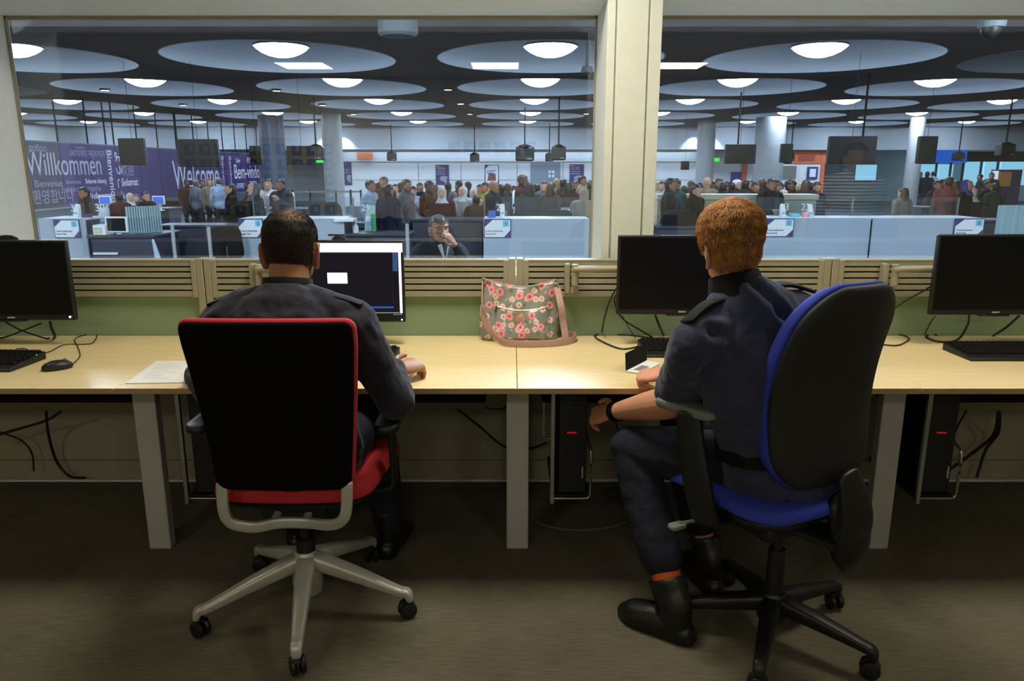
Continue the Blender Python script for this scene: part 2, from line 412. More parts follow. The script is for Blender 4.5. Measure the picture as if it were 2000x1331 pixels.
# ================================================================== DESK SCREENS
PX = [-2.66, -1.314, .017, 1.36, 2.70]; SY = 3.20
slz = [at(1000, y, SY-.02).z for y in (521.5, 531.5, 543.5, 555.5, 567.5)]
nm = ['behind the far left monitor', 'behind the man in the red chair', 'behind the ginger-haired man', 'behind the far right monitor']
for i in range(4):
    x0, x1 = PX[i]+.002, PX[i+1]-.002
    t = thing('desk_screen', 'green desk screen with slatted rail, '+nm[i], 'screen', ((x0+x1)/2, SY+.02, .06), 0, 'desk screens')
    part(MB().span(x0+.03, x1-.03, SY, SY+.04, .60, .915), 'fabric_panel', M['green'], t, label='green fabric panel')
    part(MB().span(x0+.03, x1-.03, SY+.002, SY+.04, .15, .60), 'kick_panel', M['skirt'], t)
    part(MB().span(x0+.03, x1-.03, SY+.006, SY+.04, .055, .145), 'skirting', M['skirt'], t)
    r = MB().span(x0+.035, x1-.035, SY-.004, SY+.03, .905, 1.055, 1)
    zs = [1.062] + slz + [.905]
    for a, b in zip(zs[:-1], zs[1:]): r.span(x0+.035, x1-.035, SY-.022, SY, b+.0035 if b != .905 else b, a-.0035 if a != 1.062 else a, 0)
    r.span(x0+.035, x1-.035, SY-.022, SY+.04, 1.05, 1.064, 0)
    part(r, 'slat_rail', [M['slat'], M['slatdark']], t, bevel=.001, label='beige slatted rail')
    for a in (x0, x1-.03): 
        p = MB().span(a, a+.03, SY-.025, SY+.045, .03, 1.068)
        part(p, 'end_post', M['slat'], t, bevel=.003)
    for a in (x0+.03, x1-.052):
        part(MB().span(a, a+.022, SY-.026, SY+.0, .9, 1.062), 'rail_end_cap', M['slat'], t, bevel=.003)

# ================================================================== DESKS
DX = [-2.72, -1.322, .0175, 1.36, 2.75]; DY0, DY1, DZ = 2.387, 3.195, .73
dl = ['maple-topped desk at the far left, with keyboard and mouse', 'maple-topped desk where the man in the red chair sits', 'maple-topped desk where the ginger-haired man sits', 'maple-topped desk at the far right']
legs = {0: [], 1: [-1.365+.0], 2: [.021], 3: [1.418]}
for i in range(4):
    x0, x1 = DX[i]+.001, DX[i+1]-.001
    t = thing('office_desk', dl[i], 'desk', ((x0+x1)/2, 2.79, 0), 0, 'desks in the row')
    dm = MB().span(x0, x1, DY0, DY1, DZ-.02, DZ, 0)
    dm.m[2] = 1
    part(dm, 'desktop', [M['maple'], M['maple_edge']], t, bevel=.0015)
    lx = (legs[i] or [-2.66])[0]; 
    for yy in (2.656, 3.12):
        part(MB().span(lx-.042, lx+.042, yy, yy+.045, 0.0, .69), 'leg', M['leg'], t, bevel=.004)
    part(MB().span(lx-.03, lx+.03, 2.66, 3.14, .66, DZ-.021), 'leg_beam', M['blackplastic'], t, bevel=.003)
    part(MB().span(x0+.06, x1-.06, 2.70, 2.74, .67, DZ-.021), 'front_beam', M['blackplastic'], t)
    tr = MB(); a, b = x0+.1, x1-.12
    tr.span(a, b, 2.80, 2.81, .56, .70); tr.span(a, b, 3.0, 3.01, .56, .70); tr.span(a, b, 2.80, 3.01, .55, .56)
    part(tr, 'cable_tray', M['mattblack'], t)

# ================================================================== MONITORS + ARMS
def monitor(x0, x1, z0, z1, Y, label, lit=False, badge=True):
    t = thing('monitor', label, 'monitor', ((x0+x1)/2, Y, z0), 0, 'desk monitors')
    cx, cz, hw, hh = (x0+x1)/2, (z0+z1)/2, (x1-x0)/2, (z1-z0)/2
    body = MB().span(x0, x1, Y, Y+.022, z0, z1)
    body.rings([[V((cx+u*a, Y+.022+d, cz+v*b)) for u, v in ((-1,-1),(1,-1),(1,1),(-1,1))] for a, b, d in ((hw*.9, hh*.9, 0), (hw*.6, hh*.65, .03), (hw*.5, hh*.5, .034))])
    part(body, 'housing', M['blackplastic'], t, bevel=.004)
    bz = .01; bb = .022
    if not lit:
        part(MB().span(x0+bz, x1-bz, Y-.001, Y+.002, z0+bb, z1-bz), 'screen', M['screenblack'], t, smooth=None)
    if badge: 
        part(MB().span(cx-.012, cx+.018, Y-.0015, Y+.001, z0+.008, z0+.014), 'badge', M['leg'], t)
    part(MB().span(cx-.06, cx+.06, Y-.004, Y+.02, z0-.006, z0+.001), 'button_bar', M['blackplastic'], t, bevel=.002)
    return t
MY = 3.0
m1 = monitor(-2.31, -1.78, .838, 1.163, MY, 'black switched-off monitor at the far left above keyboard and mouse', badge=True)
m2 = monitor(-.965, -.435, .830, 1.163, MY, 'lit monitor in front of the man in the red chair', lit=True, badge=False)
m3 = monitor(.424, .954, .862, 1.182, MY, 'black switched-off monitor in front of the ginger-haired man')
m4 = monitor(1.70, 2.23, .860, 1.186, MY, 'black switched-off monitor at the far right beyond the blue chair')
part(MB().lathe([(0, 0), (.004, 0), (.004, .002), (0, .002)], (-1.80, MY-.002, .852), (0, -1, 0), 12), 'power_light', emit('white_led', (1, 1, 1, 1), 3), m1)
# picture on the lit screen
sc_m = [emit('screen_dark_blue', s(4, 4, 20), .8), emit('screen_white', s(240, 244, 255), 1.25), emit('screen_blue_line', s(30, 90, 190), .8), emit('screen_navy_block', s(52, 84, 140), .6), emit('screen_grey_line', s(150, 160, 180), .7)]
q = MB()
def scr(px0, py0, px1, py1, mi, lift):
    a = at(px0, py0, MY); b = at(px1, py1, MY); q.span(a.x, b.x, MY-lift, MY+.001, b.z, a.z, mi)
q.span(-.957, -.442, MY-.0008, MY+.001, .830+.030, 1.163-.008, 0)
scr(541, 475, 786, 493, 1, .0014); scr(777, 475, 786.5, 612, 1, .0013)
scr(766, 490, 777, 530, 3, .0013); scr(766.5, 530, 769, 601, 2, .0013); scr(548, 599, 769, 602, 2, .0013)
scr(639, 533, 679, 554, 1, .0013); scr(541, 610.5, 780, 612, 4, .0013); scr(724, 600, 726, 611, 4, .0013)
for k in range(4): scr(769+k*4.5, 613.5, 771.5+k*4.5, 615.5, 4, .0013)
part(q, 'screen', sc_m, m2, smooth=None, label='lit screen with white bars, dark blue window and white dialog box')
lg = at(735, 620, MY)
part(MB().lathe([(0, 0), (.008, 0), (.008, .0015), (0, .0015)], (lg.x, MY-.0016, .845), (0, 1, 0), 20), 'round_badge', M['teal'], m2)
lg = at(785, 627, MY)
part(MB().lathe([(0, 0), (.003, 0), (.003, .0015), (0, .0015)], (lg.x, MY-.0016, .840), (0, 1, 0), 12), 'power_light', emit('white_led_two', (1, 1, 1, 1), 3), m2)
# little domes behind the monitor tops
for px, wpx, ttl in ((12, .10, 'far left'), (663, .07, 'lit'), (1334, .062, 'middle'), (1958, .066, 'far right')):
    p = at(px, 474, 3.06); zt = p.z+.012
    o = MB().lathe([(.0, -.03), (wpx/2*.9, -.03), (wpx/2, -.012), (wpx/2*.82, .006), (wpx/2*.45, .016), (0, .019)], (p.x, 3.06, zt), n=24)
    t = thing('webcam', 'round black webcam behind the top of the %s monitor' % ttl, 'camera', (p.x, 3.06, zt-.04), 0, 'webcams behind the monitors')
    part(o, 'dome', M['mattblack'], t); part(MB().span(p.x-.012, p.x+.012, 3.034, 3.075, zt-.09, zt-.028), 'clip', M['blackplastic'], t)
def arm(px, end, label, flip=1):
    b0 = at(px, 514, 3.17); b1 = at(px, 571, 3.17); x = b0.x
    t = thing('monitor_mount', label, 'bracket', (x, 3.17, b1.z), 0, 'monitor arms on the slatted rail')
    part(MB().span(x-.012, x+.01, 3.135, 3.176, b1.z, b0.z), 'bracket', M['slat'], t, bevel=.003)
    part(MB().span(x-.012, x+.048*flip, 3.145, 3.176, b1.z-.003, b1.z+.024), 'foot_plate', M['slat'], t, bevel=.003)
    part(MB().cyl((x+.03*flip, 3.125, b1.z+.035), (x+.03*flip, 3.125, b0.z), .015).cyl((x+.03*flip, 3.125, b0.z-.045), (x+.03*flip, 3.125, b0.z-.041), .0165), 'pivot', M['slat'], t, bevel=.002)
    e = V(end)
    part(MB().tube([(x+.03*flip, 3.12, b0.z-.02), ((x+.05*flip+e.x)/2, 3.09, b0.z-.014), e], [(.014, .018), (.013, .020), (.011, .016)], 14, cap='round', sub=5), 'arm', M['slat'], t)
    part(MB().box((e.x, e.y-.018, e.z-.012), (.08, .015, .08)), 'mount_plate', M['blackplastic'], t, bevel=.003)
arm(1108, (.66, 3.085, 1.03), 'beige monitor arm on the rail beside the floral bag')
arm(1726, (1.95, 3.085, 1.03), 'beige monitor arm on the rail beside the far right monitor')
arm(496, (-.72, 3.085, 1.02), 'beige monitor arm on the rail left of the dark-haired man')
arm(30, (-1.95, 3.085, 1.01), 'beige monitor arm hidden behind the far left monitor')

# ================================================================== KEYBOARDS, MICE, PAPER, PASSPORT
def keyboard(x0, y0, y1, label, yaw=0, width=.44):
    cy = (y0+y1)/2; d = (y1-y0)
    t = thing('keyboard', label, 'keyboard', (x0+width/2, cy, DZ), yaw, 'keyboards on the desks')
    hw, hd = width/2, d/2
    b = MB().prism([(-hw, -hd, .0), (-hw, -hd, .010), (-hw, -hd+.03, .016), (-hw, hd, .03), (-hw, hd, 0)], (width, 0, 0))
    part(b, 'case', M['blackplastic'], t, bevel=.003, local=True)
    k = MB(); rows = 6
    for r in range(rows):
        yy = -hd+.052+(d-.068)/(rows-1)*r*1.0; zz = .0165+(yy+hd-.03)/(d-.03)*.014
        n = 20 if r else 12; xs = hw*2-.02
        for i in range(n):
            ww = xs/n
            k.rings([[V((-hw+.01+ww*(i+.5)+u*a, yy+v*b_, zz+h)) for u, v in ((-1,-1),(1,-1),(1,1),(-1,1))] for a, b_, h in ((ww*.45, .0095, -.003), (ww*.44, .0092, .003), (ww*.34, .0072, .008))])
    part(k, 'keys', M['mattblack'], t, smooth=None, local=True)
    return t
k1 = keyboard(-2.25, 2.60, 2.80, 'black keyboard at the far left beside the mouse', math.radians(-3), .46)
k2 = keyboard(-.90, 2.665, 2.865, 'black keyboard under the hand of the man in the red chair', 0, .46)
k3 = keyboard(.515, 2.80, 3.0, 'black keyboard beside the open black booklet', 0, .44)
k4 = keyboard(1.735, 2.745, 2.94, 'black keyboard at the far right beyond the blue chair', 0, .46)
part(MB().lathe([(0, 0), (.0022, 0), (.0022, .001), (0, .001)], (atz(60, 692, .77).x, atz(60, 692, .762).y, .7585), (0, 0, 1), 10), 'key_light', emit('green_led', (.5, 1, .1, 1), 2), k1)
def mouse(c, yaw, label, cord=None):
    t = thing('mouse', label, 'mouse', (c[0], c[1], DZ), yaw, 'computer mice'); t.scale = (.86, .86, .9)
    b = MB().rings([[V((a*math.cos(2*PI*j/20), .003+bb*math.sin(2*PI*j/20), z)) for j in range(20)] for z, a, bb in ((0, .030, .056), (.008, .033, .060), (.018, .032, .058), (.029, .026, .046), (.036, .014, .026), (.038, .003, .006))])
    part(b, 'shell', M['blackplastic'], t, smooth=60, local=True)
    part(MB().cyl((-.004, .034, .033), (.004, .034, .033), .008, n=14), 'scroll_wheel', M['greyplastic'], t, local=True)
    if cord: part(MB().tube(cord, .0022, 8, sub=8, cap='round'), 'cord', M['blackplastic'], t)
    return t
mc = atz(111, 722, DZ)
z3 = DZ+.004
mouse((mc.x, mc.y), math.radians(-48), 'black mouse beside the far left keyboard',
      [V((mc.x+.045, mc.y+.04, DZ+.012))]+[atz(a, b, z3) for a, b in ((163, 692), (158, 672), (151, 655), (172, 646), (199, 644), (192, 662), (172, 666), (127, 667), (95, 682), (60, 690), (42, 676), (20, 676))])
def sheet(pts, name, label, cat, m=None, z=DZ+.001, th=.002):
    P = [atz(a, b, z) for a, b in pts]; n = len(P)
    t = thing(name, label, cat, P[0])
    part(MB().prism(P, (0, 0, th)), 'sheet', m or M['paper'], t, smooth=None)
    return t
t = sheet([(244, 750), (306, 706), (398, 706), (366, 748)], 'paper_sheet', 'sheet of white paper on the desk left of the red chair', 'paper')
q = MB()
for r in range(9):
    a = atz(300-r*4.2+8, 712+r*3.6, DZ+.0034); b = atz(345-r*3.5+(12 if r % 3 else -5), 712+r*3.6, DZ+.0034)
    q.span(a.x, b.x, a.y, a.y+.0035, DZ+.003, DZ+.0034)
part(q, 'printed_lines', mat('faint_ink', s(196, 196, 200), .8), t, smooth=None)
# open black booklet
t = thing('passport', 'open black passport booklet beside the hand of the ginger-haired man', 'booklet', atz(1235, 720, DZ))
h0, h1 = atz(1222, 727, DZ+.002), atz(1263, 706, DZ+.002)
pg = [h0, atz(1250, 731, DZ+.002), atz(1290, 712, DZ+.002), h1]
part(MB().prism(pg, (0, 0, .004)), 'pages', M['paper'], t, smooth=None, label='white inner pages')
hv = (h1-h0); up = V((0, .028, .062)); nrm = hv.cross(up).normalized()*.0016
part(MB().prism([h0, h1, h1+up, h0+up], nrm), 'cover', M['mattblack'], t, smooth=None, label='black cover')
cc = h0+hv*.5+up*.55-nrm.normalized()*.0022
part(MB().prism([cc-hv*.08-up*.1, cc+hv*.08-up*.1, cc+hv*.08+up*.1, cc-hv*.08+up*.1], nrm*.3), 'crest', M['gold'], t, smooth=None)
pb = [h0+(pg[1]-h0)*.3+hv*.15, h0+(pg[1]-h0)*.85+hv*.15, h0+(pg[1]-h0)*.85+hv*.55, h0+(pg[1]-h0)*.3+hv*.55]
part(MB().prism([p+V((0, 0, .004)) for p in pb], (0, 0, .0005)), 'photo_print', M['ink'], t, smooth=None)

# ================================================================== CABLES
def cable(pts, label, r=.0035, m=None, sub=8):
    t = MB().tube(pts, r, 8, sub=sub, cap='round')
    return solo(t, 'cable', m or M['blackplastic'], label, 'cable')
dz = DZ+.004
# far left monitor
cable([at(12, 630, 3.03), at(40, 645, 3.05), at(88, 661, 3.09), atz(96, 660, dz)], 'black cable crossing down behind the far left monitor, thicker one')
cable([at(80, 632, 3.03), at(45, 646, 3.08), at(0, 661, 3.12), at(-60, 664, 3.12)], 'black cable running left below the far left monitor')
cable([at(98, 630, 3.03), at(101, 642, 3.05), at(107, 655, 3.08), atz(106, 660, dz)], 'short black plug lead under the far left monitor', .006)
cable([at(735, 631, 3.02), at(736, 640, 3.03), at(728, 645, 3.04), at(715, 652, 3.05)], 'short black lead below the lit monitor', .004)
# middle monitor
cable([at(1206, 560, 3.06), at(1190, 590, 3.09), at(1180, 625, 3.1), atz(1175, 652, dz)], 'black cable hanging left of the middle monitor')
cable([at(1205, 572, 3.06), at(1200, 590, 3.08), at(1215, 622, 3.1), at(1250, 645, 3.1), atz(1282, 664, dz)], 'black cable looping from behind the middle monitor to the keyboard')
cable([atz(1282, 662, dz), atz(1230, 655, dz), atz(1175, 653, dz), atz(1162, 658, dz), atz(1185, 672, dz), atz(1217, 682, dz), atz(1252, 676, dz)], 'black keyboard lead lying in a loop on the desk beside the bag')
cable([at(1216, 618, 3.05), at(1226, 637, 3.06), atz(1241, 660, dz)], 'thin black wire hanging under the middle monitor', .002)
cable([at(1280, 617, 3.03), at(1288, 637, 3.05), atz(1296, 655, dz)], 'thick black lead under the middle monitor near the keyboard', .005)
# far right monitor
cable([at(1823, 556, 3.05), at(1805, 568, 3.09), at(1765, 590, 3.1), at(1725, 618, 3.1), at(1690, 640, 3.1)], 'black cable swinging from the far right monitor to behind the blue chair', .004)
cable([at(1893, 616, 3.02), at(1890, 635, 3.05), atz(1870, 664, dz), atz(1835, 668, dz), atz(1810, 660, dz), atz(1812, 655, dz)], 'black power lead with plug under the far right monitor', .0045)
cable([at(1990, 618, 3.04), at(1965, 640, 3.08), atz(1940, 656, dz)], 'thick black lead at the far right frame edge under the monitor', .005)
cable([atz(1690, 654, dz), atz(1745, 652, dz), atz(1800, 646, dz), atz(1822, 652, dz), atz(1829, 655, dz)], 'black cable lying along the back of the far right desk', .004)
cable([atz(1690, 668, dz), atz(1730, 674, dz), atz(1757, 674, dz), atz(1775, 661, dz), atz(1750, 652, dz), atz(1715, 646, dz)], 'thin black cable looped on the far right desk', .003)
cable([at(1826, 618, 3.05), at(1815, 635, 3.09), atz(1806, 654, dz)], 'thin black wire under the left corner of the far right monitor', .0025)
# under the desks
cable([at(90, 805, 2.95), at(95, 850, 3.1), at(110, 900, 3.15), at(135, 930, 3.15), at(165, 934, 3.15)], 'black cable hanging under the far left desk', .006)
cable([at(-40, 860, 3.0), at(30, 840, 3.05), at(90, 822, 3.0), at(118, 805, 2.95)], 'black cable sagging left under the far left desk', .006)
cable([at(0, 845, 3.1), at(40, 860, 3.12), at(62, 885, 3.14), at(66, 920, 3.14)], 'thin cable curling down under the far left desk', .004)
cable([at(895, 800, 2.95), at(935, 832, 3.1), at(985, 872, 3.14), at(1035, 876, 3.14), at(1066, 866, 3.1)], 'black cable drooping behind the middle desk leg', .005)
cable([at(948, 797, 2.95), at(975, 800, 3.1), at(992, 793, 3.12)], 'short black cable leaving the tray near the middle desk leg', .004)
cable([at(1200, 815, 2.95), at(1206, 840, 3.0), at(1209, 868, 3.0), at(1212, 905, 3.0)], 'thin black cable hanging behind the knee of the ginger-haired man', .003)
cable([atz(1046, 1020, .006), atz(1085, 1032, .006), atz(1140, 1036, .006), atz(1200, 1028, .006), atz(1260, 1005, .006)], 'thin tan cable curving over the carpet beside the middle leg', .004, mat('tan_cable', s(120, 96, 70), .7))
cable([at(1950, 805, 2.95), at(1940, 850, 3.08), at(1900, 885, 3.12), at(1835, 932, 3.12)], 'thick black cable slanting down under the far right desk', .007)
cable([at(1952, 805, 2.97), at(1950, 845, 3.1), at(1925, 880, 3.14), at(1908, 932, 3.14)], 'black cable hanging nearest the frame edge under the far right desk', .006)
cable([at(1887, 803, 2.95), at(1865, 845, 3.05), at(1862, 872, 3.05)], 'thin black cable beside the tower under the far right desk', .004)

# ================================================================== PC TOWERS in wire cradles
def tower(X, label, clabel):
    t = thing('computer_tower', label, 'computer', (X+.075, 2.85, .235), 0, 'computer towers under the desks')
    part(MB().span(X+.02, X+.125, 2.66, 3.04, .235, .655), 'case', M['mattblack'], t, bevel=.004)
    f = MB().span(X+.022, X+.123, 2.652, 2.661, .24, .65)
    for z in (.60, .565): f.span(X+.03, X+.115, 2.649, 2.653, z, z+.022)
    for k in range(9): f.span(X+.03, X+.115, 2.650, 2.653, .27+k*.02, .279+k*.02)
    part(f, 'front_panel', M['blackplastic'], t, bevel=.001)
    part(MB().span(X+.05, X+.085, 2.646, 2.6505, .478, .483), 'drive_light', emit('dim_red_led', s(150, 20, 26), .5) if 'dimred' not in M else M['dimred'], t)
    part(MB().span(X+.108, X+.113, 2.645, 2.652, .30, .345), 'latch', M['leg'], t)
    c = thing('tower_cradle', clabel, 'holder', (X+.07, 2.62, .2), 0, 'wire cradles for the towers')
    part(MB().span(X-.012, X+.004, 2.62, 2.636, .205, .709), 'rail', M['chrome'], c, bevel=.002)
    part(MB().span(X-.03, X-.022, 2.9, 2.91, .36, .709).span(X-.03, X, 2.90, 2.908, .36, .37), 'rear_rail', M['chrome'], c)
    part(MB().tube([(X, 2.628, .226), (X+.12, 2.628, .226), (X+.135, 2.628, .235), (X+.14, 2.628, .255), (X+.14, 2.628, .40), (X+.135, 2.66, .43), (X+.118, 2.75, .49)], .0055, 10, sub=4, cap='round'), 'wire_loop', M['chrome'], c)
    part(MB().span(X-.004, X+.135, 2.64, 3.03, .215, .2345), 'tray', M['blackplastic'], c, bevel=.002)
M['dimred'] = emit('red_led', s(160, 20, 26), .7)
tower(.155, 'black computer tower the ginger-haired man reaches for', 'wire cradle around the tower beside the middle desk leg')
tower(1.535, 'black computer tower hung under the far right desk', 'wire cradle around the tower under the far right desk')
tower(-1.222, 'black computer tower behind the red chair', 'wire cradle around the tower left of the red chair')

# ================================================================== FLORAL HANDBAG
def floral():
    m, nt, b, out = new_mat('floral_oilcloth'); N = nt.nodes.new; Lk = nt.links.new
    tc = N('ShaderNodeTexCoord'); 
    base = N('ShaderNodeRGB'); base.outputs[0].default_value = s(138, 140, 132)
    cur = base.outputs[0]
    def layer(scale, keep, rad, cols, off, warp=.35):
        nonlocal cur
        mp = N('ShaderNodeMapping'); mp.inputs['Location'].default_value = off; Lk(tc.outputs['Object'], mp.inputs[0])
        nz = N('ShaderNodeTexNoise'); nz.inputs['Scale'].default_value = scale*2.2; Lk(mp.outputs[0], nz.inputs[0])
        ad = N('ShaderNodeVectorMath'); ad.operation = 'MULTIPLY_ADD'; ad.inputs[1].default_value = (warp/scale,)*3; Lk(nz.outputs['Color'], ad.inputs[0]); Lk(mp.outputs[0], ad.inputs[2])
        sp = N('ShaderNodeSeparateXYZ'); Lk(ad.outputs[0], sp.inputs[0]); cb = N('ShaderNodeCombineXYZ'); Lk(sp.outputs[0], cb.inputs[0]); Lk(sp.outputs[2], cb.inputs[1])
        vo = N('ShaderNodeTexVoronoi'); vo.inputs['Scale'].default_value = scale; vo.voronoi_dimensions = '2D'; vo.inputs['Randomness'].default_value = .75; Lk(cb.outputs[0], vo.inputs['Vector'])
        rp = N('ShaderNodeValToRGB'); rp.color_ramp.elements[0].position = 0; rp.color_ramp.elements[0].color = cols[0]
        rp.color_ramp.elements[1].position = rad; rp.color_ramp.elements[1].color = cols[-1]
        for k, c in enumerate(cols[1:-1]): e = rp.color_ramp.elements.new(rad*(k+1)/(len(cols)-1)); e.color = c
        Lk(vo.outputs['Distance'], rp.inputs[0])
        ls = N('ShaderNodeMath'); ls.operation = 'LESS_THAN'; ls.inputs[1].default_value = rad; Lk(vo.outputs['Distance'], ls.inputs[0])
        sc_ = N('ShaderNodeSeparateColor'); Lk(vo.outputs['Color'], sc_.inputs[0])
        kp = N('ShaderNodeMath'); kp.operation = 'LESS_THAN'; kp.inputs[1].default_value = keep; Lk(sc_.outputs[0], kp.inputs[0])
        mu_ = N('ShaderNodeMath'); mu_.operation = 'MULTIPLY'; Lk(ls.outputs[0], mu_.inputs[0]); Lk(kp.outputs[0], mu_.inputs[1])
        mx = N('ShaderNodeMix'); mx.data_type = 'RGBA'; Lk(mu_.outputs[0], mx.inputs[0]); Lk(cur, mx.inputs[6]); Lk(rp.outputs[0], mx.inputs[7]); cur = mx.outputs[2]
    layer(34, .5, .34, [s(96, 116, 86), s(120, 134, 108)], (3, 1, 2), .9)
    layer(30, .42, .40, [s(120, 64, 56), s(226, 190, 172), s(232, 210, 196), s(216, 172, 158)], (1.3, 0, .4))
    layer(23, .40, .40, [s(180, 60, 74), s(220, 110, 122), s(236, 176, 178), s(214, 120, 126)], (.21, 0, .77))
    Lk(cur, b.inputs['Base Color']); b.inputs['Roughness'].default_value = .22; b.inputs['Coat Weight'].default_value = .4; b.inputs['Coat Roughness'].default_value = .08
    return m
M['floral'] = floral()
B0 = atz(935, 668, DZ); BY = B0.y+.02; bx0, bx1 = at(938, 640, BY).x, at(1090, 640, BY).x
bw = (bx1-bx0); bcx = (bx0+bx1)/2
bag = thing('handbag', 'grey floral oilcloth handbag with pink strap on the desk', 'bag', (bcx, BY+.03, DZ))
bh_l, bh_m, bh_r = at(945, 550, BY).z-DZ, at(1030, 566, BY).z-DZ, at(1080, 552, BY).z-DZ
nu, nvv = 36, 24; fr, bk = [], []
def bag_pt(u, v, side):
    # u 0..1 across, v 0..1 up
    top = bh_l*(1-u)**2*1.0 + 2*u*(1-u)*(bh_m*.90) + bh_r*u*u
    top = bh_l+(bh_m-bh_l)*math.sin(min(1, u/.58)*PI/2) if u < .58 else bh_m+(bh_r-bh_m)*(1-math.cos((u-.58)/.42*PI/2))
    wv = 1.0 - .10*v*v
    x = bcx + (u-.5)*bw*1.04*wv
    th = .055*(1-.78*v)*(max(0, 1-abs(2*u-1)**4))**.5 + .004
    bulge = .006*math.sin(u*9+v*5)+.004*math.sin(u*17-v*9)
    return V((x, BY+.055 + side*(th + (bulge if 0 < v < 1 else 0)) + .02*v, DZ + .001 + top*v))
rs = [[bag_pt(j/nu, i/nvv, -1) for j in range(nu+1)] + [bag_pt(j/nu, i/nvv, 1) for j in range(nu, -1, -1)] for i in range(nvv+1)]
part(MB().rings(rs), 'bag_body', M['floral'], bag, smooth=80, label='grey oilcloth printed with pink and cream flowers')
pk = MB()
def pocket(u, v, w): 
    p = bag_pt(.54+u, .32+v, -1); return p+V((0, -.006-w, 0))
part(pk.pillow(pocket, rrect(.34, .28, .1), .012, .004), 'front_pocket', M['floral'], bag, smooth=80)
zp = [bag_pt(.21+.66*i/12, .605-.03*math.sin(i/12*PI), -1)+V((0, -.016, 0)) for i in range(13)]
part(MB().tube(zp, .0035, 8, cap='round'), 'zip', mat('pale_zip', s(206, 200, 168), .35, metal=.3), bag)
part(MB().tube([zp[0], zp[0]+V((-.004, -.004, -.018))], .005, 8, cap='round'), 'zip_pull', mat('brass_pull', s(120, 92, 52), .35, metal=.6), bag)
lbp = bag_pt(.5, .42, -1)
part(MB().box(lbp+V((0, -.024, 0)), (.036, .003, .022)), 'label_patch', mat('tan_patch', s(186, 146, 120), .6), bag, bevel=.002)
rim = [bag_pt(j/nu, 1, -1)+V((0, .004, .001)) for j in range(nu+1)]
part(MB().tube(rim, .004, 8, cap='round'), 'rim_piping', M['pinkstrap'], bag)
def strap(pts, w=.014, th=.0025, ref=(0, 0, 1)): return MB().tube(pts, (w, th), 12, ref=ref, sub=8, sq=.4)
rr = bag_pt(1, .93, 0)
sp_ = [rr+V((.004, -.03, -.01)), at(1096, 600, BY-.01), at(1100, 630, BY-.01), atz(1105, 660, DZ+.02)]
part(strap(sp_, ref=(1, 0, 0)), 'shoulder_strap', M['pinkstrap'], bag)
sp2 = [atz(1100, 652, DZ+.016), atz(1118, 653, DZ+.016), atz(1125, 660, DZ+.016), atz(1108, 667, DZ+.016), atz(1070, 671, DZ+.016), atz(1020, 672, DZ+.016), atz(985, 669, DZ+.018), at(965, 655, BY-.035), at(950, 632, BY-.03), at(942, 600, BY-.02), bag_pt(0, .93, 0)]
part(strap(sp2), 'shoulder_strap', M['pinkstrap'], bag)
part(MB().tube([rr+V((-.004, -.03, .006)), rr+V((.008, -.036, -.006)), rr+V((.004, -.03, -.022))], .003, 8, sub=4, cap='round').ball(rr+V((.006, -.034, .004)), .006), 'strap_clip', M['chrome'], bag)
ll = bag_pt(0, .95, -1)
part(MB().tube([ll+V((.03, -.004, .004)), ll+V((.012, -.012, 0)), ll+V((-.004, -.01, -.03))], .004, 8, sub=4, cap='round'), 'strap_ring', M['chrome'], bag)
# ================================================================== CHAIRS
def base_star(t, c, R, a0, armm, tipz, hubz, w, big=False):
    """five-armed base with casters; a0 = angle of the first arm in degrees"""
    cx, cy = c
    hub = MB().lathe([(0, tipz-.02), (.045, tipz-.02), (.05, tipz+.01), (.042, hubz-.012), (.034, hubz), (0, hubz)], (cx, cy, 0), n=24)
    part(hub, 'hub', armm, t)
    for k in range(5):
        a = math.radians(a0+72*k); d = V((math.cos(a), math.sin(a), 0)); o = V((cx, cy, 0)); sd = V((-d.y, d.x, 0))
        P = [o+d*.03+V((0, 0, hubz-.035)), o+d*R*.5+V((0, 0, (hubz+tipz)/2-.012)), o+d*R*.9+V((0, 0, tipz+.006)), o+d*R*1.0+V((0, 0, tipz)), o+d*(R*1.03)+V((0, 0, tipz-.022))]
        part(MB().tube(P, [(w, .028), (w*.85, .022), (w*.62, .015), (w*.6, .014), (w*.5, .01)], 16, ref=sd, sub=4, sq=.55, cap='round'), 'base_arm', armm, t, smooth=50)
        cs = part(MB().tube([o+d*R+V((0, 0, tipz)), o+d*R+V((0, 0, .045))], .009, 10).tube([o+d*(R-.022)+V((0,0,.05)), o+d*(R)+V((0,0,.062)), o+d*(R+.02)+V((0, 0, .045))], [(.012, .006)]*3, 10, ref=sd, sub=3), 'caster', M['blackplastic'], t)
        roll = Matrix.Rotation(random.uniform(0, PI), 3, 'Z'); ax = roll @ V((1, 0, 0))
        cc = o+d*R+V((0, 0, .029))
        for sgn in (-1, 1):
            part(MB().lathe([(0, 0), (.020, 0), (.026, .003), (.029, .009), (.027, .016), (.018, .019), (0, .019)], cc+ax*sgn*.004, ax*sgn, n=24), 'wheel', M['blackplastic'], cs)

